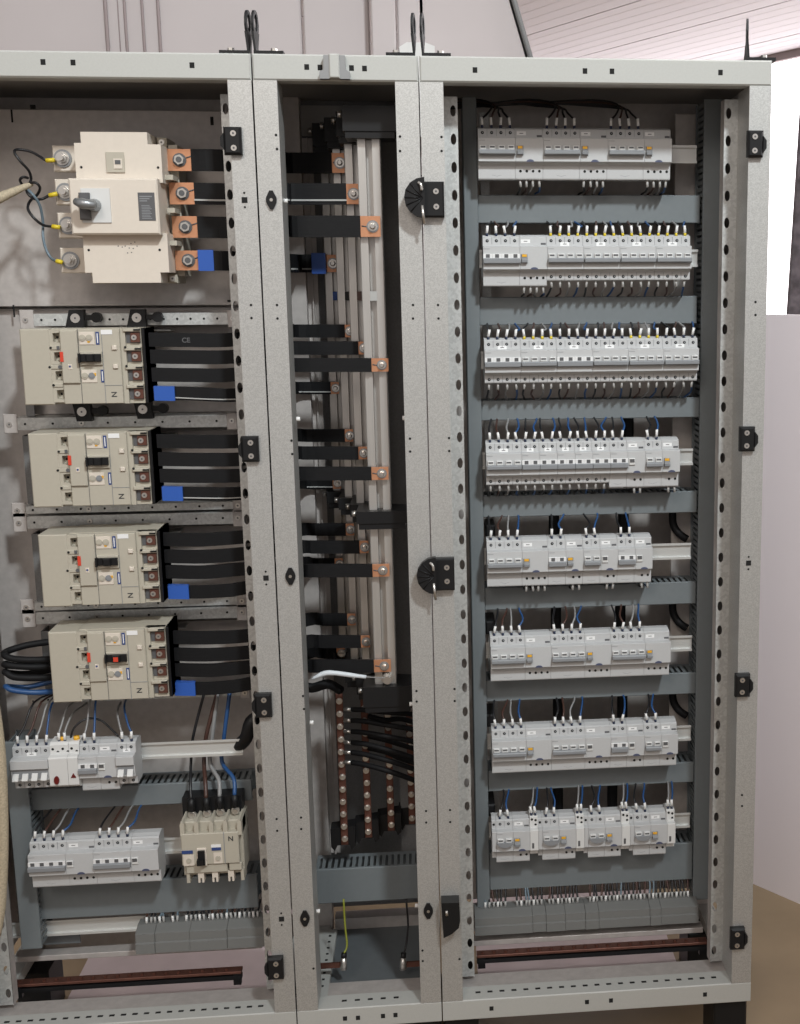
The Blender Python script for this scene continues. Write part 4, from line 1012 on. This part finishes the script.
# compact upright moulded-case breaker
Yc = .055
pc = at(211, 851, Yc); kq = 1 / 520.0
def cx(px): return pc.x + (px - 211) * kq
def cz(py): return pc.z - (py - 851) * kq
CB = thing('moulded_case_breaker', 'compact upright beige breaker with four ring-lugged cables on top', 'breaker', (pc.x, .1, cz(889)))
part('case', MB().box(cx(180), cx(243), Yc + .02, Yc + .09, cz(882), cz(822), ch=.002), 'beige', CB)
part('front_panel', MB().box(cx(180.5), cx(239.5), Yc + .004, Yc + .021, cz(867), cz(832), ch=.0015), 'beige', CB)
part('lower_panel', MB().box(cx(184), cx(226), Yc + .008, Yc + .021, cz(877), cz(867.5), ch=.001), 'beige', CB)
part('lower_panel', MB().box(cx(228), cx(241), Yc + .008, Yc + .021, cz(876), cz(867.5), ch=.001), 'beige', CB)
for u in (180, 194.5, 209.5, 224, 238.5): part('barrier', MB().prism_y([(cx(u), cz(836)), (cx(u + 4.5), cz(836)), (cx(u + 4.5), cz(822)), (cx(u + 3), cz(819)), (cx(u + 1), cz(819)), (cx(u), cz(822))], Yc + .006, Yc + .06), 'beige', CB)
for u in (183, 239): part('lower_barrier', MB().box(cx(u), cx(u + 3.5), Yc + .012, Yc + .05, cz(889), cz(876), ch=.001), 'beige', CB)
for u in (195, 209.5, 226):
    part('lower_hook', MB().prism_y([(cx(u), cz(877)), (cx(u + 6), cz(877)), (cx(u + 6), cz(889)), (cx(u + 4), cz(889)), (cx(u + 4), cz(884)), (cx(u + 2), cz(884)), (cx(u + 2), cz(889)), (cx(u), cz(889))], Yc + .012, Yc + .03), 'beige_light', CB)
part('handle_bezel', MB().box(cx(196), cx(206), Yc + .001, Yc + .005, cz(867.5), cz(848), ch=.001), 'beige_light', CB)
part('toggle_handle', MB().box(cx(197.5), cx(204.5), Yc - .004, Yc + .002, cz(866), cz(850)).box(cx(197), cx(203), Yc - .013, Yc - .003, cz(864), cz(858)), 'black', CB)
for u0, u1, v in ((180.8, 192, 851.8), (211.5, 221, 849.5)):
    part('blue_label', MB().box(cx(u0), cx(u1), Yc + .0025, Yc + .0045, cz(v + 1.8), cz(v - 1.6)), 'badge_blue', CB)
for u0, u1, v0, v1 in ((182, 193, 855, 867), (213, 222, 854, 866)):
    d_ = part('dial_area', MB().box(cx(u0), cx(u1), Yc + .003, Yc + .0045, cz(v1), cz(v0)), 'beige_light', CB)
    part('dial', MB().cyl_y(cx((u0 + u1) / 2), cz((v0 + v1) / 2), .005, Yc + .0005, Yc + .003, 12), 'beige', d_)
part('label_sticker', MB().box(cx(211), cx(221), Yc + .0025, Yc + .0042, cz(848), cz(845)), 'sticker', CB)
part('panel_joint', MB().box(cx(224.2), cx(224.8), Yc + .0032, Yc + .005, cz(867), cz(832)), 'lever_grey', CB)
put('lettering', text_mesh('N', .014, 'print'), CB, Vector((cx(231.5), Yc + .0036, cz(839.5))) - CB.location, rot=(math.pi / 2, 0, 0), label='letter N')
part('shroud', MB().box(cx(178), cx(240), Yc + .06, Yc + .1, cz(824), cz(804)), 'black', CB)
for k, (u, colr, tu, tv) in enumerate(((189.5, 'black', 191, 762), (205, 'brown', 204, 762), (219, 'grey', 210, 763), (234.5, 'blue', 222, 762))):
    p = Vector((cx(u), Yc + .045, cz(819 - .8 * k)))
    t = thing('supply_cable', '%s cable with ring lug bolted on top of the compact upright breaker' % colr, 'cable', p, 'cables of the compact breaker')
    part('lug', MB().cyl_y(p.x, p.z, .0085, p.y - .004, p.y, 14).prism_y([(p.x + .006 * math.cos(math.pi * i / 3), p.z + .006 * math.sin(math.pi * i / 3)) for i in range(6)], p.y - .010, p.y - .004), 'steel', t)
    part('heat_shrink', MB().tube([p + Vector((0, 0, .006)), p + Vector((-.001, .002, .032))], .0068, 9), 'black', t)
    e = at(tu, tv, .155); e2 = at(tu + 2, tv - 25, .16); e3 = at(tu + (8 if k > 1 else 14), 690, .17)
    part('insulation', MB().tube([p + Vector((-.001, .002, .03)), p + Vector((-.004, .02, .06)), e, e2, e3], .0042 if k else .003, 8), 'wire_' + colr, t)
b = MB().tube([at(260, 716, .14), at(251, 722, .13), at(246, 738, .13), at(238, 746, .14)], .014, 10)
single('rail_bracket', b, 'black', 'black curved cable entering at the right above the empty rail', 'cable')
# ducts of the left cabinet
LDY = .155
def lduct(u0, u1, vt, vb, label):
    um = (u0 + u1) / 2; a, b_ = at(u0, (vt + vb) / 2, LDY), at(u1, (vt + vb) / 2, LDY)
    return duct(a.x, b_.x, at(um, vb, LDY).z, at(um, vt, LDY).z, LDY, label)
lduct(20, 252, 785, 806, 'grey cable duct between the two modular rows of the left cabinet')
lduct(34, 258, 880, 914, 'grey cable duct below the lowest modular row of the left cabinet')
a = at(8, 800, .13); b_ = at(29, 800, .13)
duct(a.x, b_.x, at(20, 950, .13).z, at(20, 742, .13).z, .13, 'grey vertical cable duct at the lower left of the left cabinet', .08, vertical=True)
p = at(63, 932, .2)
single('gland_bracket', MB().box(p.x - .042, p.x + .034, .2, .203, p.z - .028, p.z + .026, ch=.001), 'plate_blue', 'grey sheet bracket standing left of the left terminal row', 'bracket')
x0, x1, zt = terminal_strip(135, 264, 932.5, 924, 954.5, 947, .11, [.15, .42, .71], 'row of grey terminal blocks at the bottom of the left cabinet')
comb_wires(x0 + .012, x1 - .012, zt - .002, .146, 26, at(200, 905, .16).z, '%s wire with white marker entering the left cabinet terminal row', 'wires into the left terminal row', gaps=((.2, .24), (.32, .36)))
din_rail(at(12, 947, .17).x, at(262, 934, .17).x, zt - .016, .175, 'zinc rail under the terminal row of the left cabinet')
rail_bar(14, 960, 262, 946, .012, .19, .03, 'zinc', 'cross_beam', 'galvanised cross beam under the left terminal row', 'beam')
# ------------------------------------------------------------------ middle cabinet
BU = [321, 333, 345, 358]; BN = ['neutral', 'first phase', 'second phase', 'third phase']
ZT, ZBt = at(370, 116, .10).z, at(385, 690, .10).z
BX = []
for k in range(4):
    y = BARY[k]; x0 = at(BU[k], 180, y).x; w = .0435; BX.append(x0)
    t = thing('vertical_busbar', ('tall aluminium busbar at the back left, blue sticker', 'tall aluminium busbar second from the left, black sticker', 'tall aluminium busbar third from the left, brown sticker', 'tall aluminium busbar nearest the front at the right, grey sticker')[k], 'busbar', (x0 + w / 2, y, ZBt), 'vertical busbars')
    pr = [(x0, y), (x0 + .0015, y - .001), (x0 + .0155, y - .001), (x0 + .0165, y + .02), (x0 + .027, y + .02), (x0 + .028, y - .001), (x0 + .042, y - .001), (x0 + w, y), (x0 + w, y + .03), (x0, y + .03)]
    part('profile', MB().prism_z(pr, ZBt, ZT), 'aluminium', t)
    p = at(BU[k] + 15, 296, y)
    part('sticker', MB().box(x0 + .0155, x0 + .029, y - .0022, y - .001, p.z - .009, p.z + .009), ['tape', 'black', 'wire_brown', 'sleeve_grey'][k], t)
    if k == 3:
        for v in (678,):
            q = at(387.5, v, y)
            part('stud', MB().cyl_y(q.x, q.z, .012, y - .006, y - .001, 16).cyl_y(q.x, q.z, .008, y - .017, y - .006, 10), 'steel', t)
def support(v, hh, label, zoff=0):
    z = at(372, v, .075).z
    t = thing('busbar_support', label, 'busbar support', (BX[2], .25, z - hh / 2), 'black busbar supports')
    for k in range(4):
        y = BARY[k]; xa, xb = BX[k] - .012, BX[k] + .045
        if k == 3: xa, xb = BX[3] - .024, -.0445
        part('holder', MB().prism_z([(xa, y - .022), (xb, y - .022), (xb, min(y + .055, .385)), (xa + .016, min(y + .078, .388)), (xa, min(y + .06, .385))], z - hh / 2, z + hh / 2), 'black', t)
        part('holder_lip', MB().box(xa + .004, xb - .004, y - .019, min(y + .05, .385), z - hh / 2 - .012, z - hh / 2), 'black', t)
        part('bolt', MB().tube([(xa - .001, y + .0, z + hh * .2), (xa - .010, y + .0, z + hh * .2)], .006, 8), 'steel', t)
support(118, .046, 'stepped black busbar support at the top of the middle cabinet')
support(518, .024, 'stepped black busbar support halfway up the middle cabinet')
support(698, .042, 'stepped black busbar support at the foot of the vertical busbars')
# side metalwork of the middle cabinet
a, b_ = at(291, 250, .33), at(314, 250, .33)
part('inner_upright', MB().box(a.x, b_.x, .391, .394, .20, 1.80).box(a.x, a.x + .003, .37, .391, .2, 1.8).box(b_.x - .012, b_.x - .009, .382, .39, .2, 1.8), 'zinc', cabM)
a, b_ = at(383.5, 250, .30), at(403, 250, .30)
part('divider_plate', MB().box(a.x, b_.x, .30, .303, .22, 1.80), 'sheet_dark', cabM)
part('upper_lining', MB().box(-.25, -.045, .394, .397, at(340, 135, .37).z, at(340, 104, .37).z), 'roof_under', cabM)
for u, v in ((298.5, 419), (404, 418), (404.5, 202), (312, 722.5), (411, 704), (318.5, 911), (416.5, 905.5), (286, 201)):
    p = at(u, v, .02); c = cabM
    s = 1 if u < 350 else -1
    part('nylon_screw', MB().tube([(p.x - s * .004, .02, p.z), (p.x + s * .003, .02, p.z)], .0042, 8), 'sleeve', c)
# copper distribution bars with bolts and cables
DBY = [.20, .23, .26, .29]; DBU = [341.5, 366, 389, 410.5]
zd1 = at(341.5, 694, .2).z; zd0 = at(345, 845, .2).z
bolt2 = cached('bolt2', lambda: MB().cyl_y(0, 0, .0068, -.003, 0, 12).prism_y([(.005 * math.cos(math.pi * i / 3), .005 * math.sin(math.pi * i / 3)) for i in range(6)], -.008, -.003).mesh('bolt', 'steel'))
for k in range(4):
    y = DBY[k]; xc = at(DBU[k], 760, y).x
    t = thing('distribution_bar', 'dull copper distribution bar with bolts, %s from the left' % ('first', 'second', 'third', 'fourth')[k], 'busbar', (xc, y, zd0), 'copper distribution bars')
    part('bar', MB().box(xc - .0075, xc + .0075, y, y + .005, zd0, zd1, ch=.0008), 'copper_dull', t)
    for j in range(12):
        put('bolt', bolt2, t, (random.uniform(-.001, .001), 0, .015 + j * (zd1 - zd0 - .03) / 11))
for j, (va, vb) in enumerate(((709, 714), (720, 729), (731, 741), (742, 757), (752, 768), (762, 779))):
    y = DBY[0]
    pts = [at(344, va, y - .008), at(352, va + .5, y - .012), at(366, va + 1 + j * .4, y - .03), at(390, (va + vb) / 2 + 1, y - .05), at(411, vb, y - .04), at(420, vb + 4, y - .02)]
    t = thing('branch_cable', 'black cable bolted to the copper bars, %s from the top' % ('first', 'second', 'third', 'fourth', 'fifth', 'sixth')[j], 'cable', pts[0], 'branch cables of the copper bars')
    part('insulation', MB().tube(pts[1:], .0058, 8), 'rubber', t)
    part('lug', MB().tube(pts[:2], .0045, 7), 'steel', t)
for j, (va, vb) in enumerate(((716, 722), (736, 748), (748, 762))):
    y = DBY[1]
    single('branch_cable', MB().tube([at(368, va, y - .008), at(385, va + 4, y - .015), at(402, vb - 3, y - .01), at(418, vb + 2, y)], .0058, 8), 'rubber', 'short black cable from the second copper bar, %s' % ('upper one', 'middle one', 'lower one')[j], 'cable', 'branch cables of the copper bars')
b = MB()
t = thing('busbar_support', 'stepped black support holding the lower ends of the copper bars', 'busbar support', (at(365, 835, .24).x, .25, zd0))
for k in range(4):
    y = DBY[k]; xc = at(DBU[k], 760, y).x
    part('holder', MB().prism_y([(xc - .030, zd0 - .006), (xc - .022, zd0 - .016), (xc - .016, zd0 - .003), (xc + .010, zd0 - .003), (xc + .014, zd0 - .014), (xc + .022, zd0 - .006), (xc + .022, zd0 + .04), (xc - .030, zd0 + .034)], y + .006, y + .045), 'black', t)
single('signal_cable', MB().tube([at(312, 679, .06), at(324, 673.5, .06), at(334, 673, .06), at(350, 675, .065), at(366, 677, .07)], [.002, .003, .004, .005, .0055, .0055, .0055, .0055, .005, .005, .005, .005, .005, .0045, .004], 8), 'white_sheath', 'pale sheathed cable ending at the foot of the front busbar', 'cable')
single('signal_core', MB().tube([at(366, 677, .07), at(376, 677.5, .08), at(386, 678, .088)], .0013, 6), 'wire_grey', 'thin bare core from the pale cable to the lower stud', 'wire')
b = MB().tube([at(340, 690, .15), at(328, 684, .12), at(312, 688, .10), at(300, 684, .10)], .010, 8)
single('bent_cable', b, 'rubber', 'black cable bundle bending left below the lowest flat busbars', 'cable')
MDY = .20
a, b_ = at(315.5, 884, MDY), at(418, 884, MDY)
duct(a.x, b_.x, at(366, 901.5, MDY).z, at(366, 867.5, MDY).z, MDY, 'grey cable duct across the middle cabinet below the copper bars', .075)
# floor plate and perforated side sill
part('base_plate', MB().box(-.245, -.03, .114, .39, .020, .023), 'plate_blue', cabM)
xs = at(331, 980, .15).x
so = part('perforated_sill', MB().box(-.291, xs, .06, .34, .034, .037).box(xs - .003, xs, .06, .34, .012, .034), 'paint', cabM)
for k in range(9):
    put('slot', slot_me, so, Vector((xs - .016, .10 + .026 * k, .0372)) - cabM.location - so.location)
for nm, us, c in (('left', [(343.5, 899), (345, 925), (347, 945), (344, 953)], 'earth_green'), ('right', [(406, 899), (408, 925), (406, 945), (403.5, 953)], 'wire_black')):
    Yw = .12
    P = [at(u, v, Yw + .03 * (1 - i / 3)) for i, (u, v) in enumerate(us)]
    t = thing('earth_wire', '%s earth wire with crimped lug hanging at the %s of the middle floor' % ('green-yellow' if nm == 'left' else 'black', nm), 'wire', P[-1])
    part('insulation', MB().tube(P, .0022, 7), c, t)
    part('heat_shrink', MB().tube([P[-1], P[-1] + Vector((-.001, 0, -.012))], .006, 9), 'black', t)
    part('lug', MB().tube([P[-1] + Vector((-.001, 0, -.010)), P[-1] + Vector((-.002, -.002, -.036))], [.006, .008], 9), 'steel', t)
    e = P[-1] + Vector((-.002, .004, -.030)); s = -1 if nm == 'left' else 1
    part('copper_link', MB().box(e.x, e.x + s * .05, e.y, e.y + .004, e.z - .006, e.z + .006), 'copper_dull', t)
# outer side panels
part('side_panel', MB().box(.6478, .6496, .036, DEP, .06, H - .005), 'zinc', cabR)
part('side_panel', MB().box(-.9436, -.9418, .036, DEP, .06, H - .005), 'zinc', cabL)
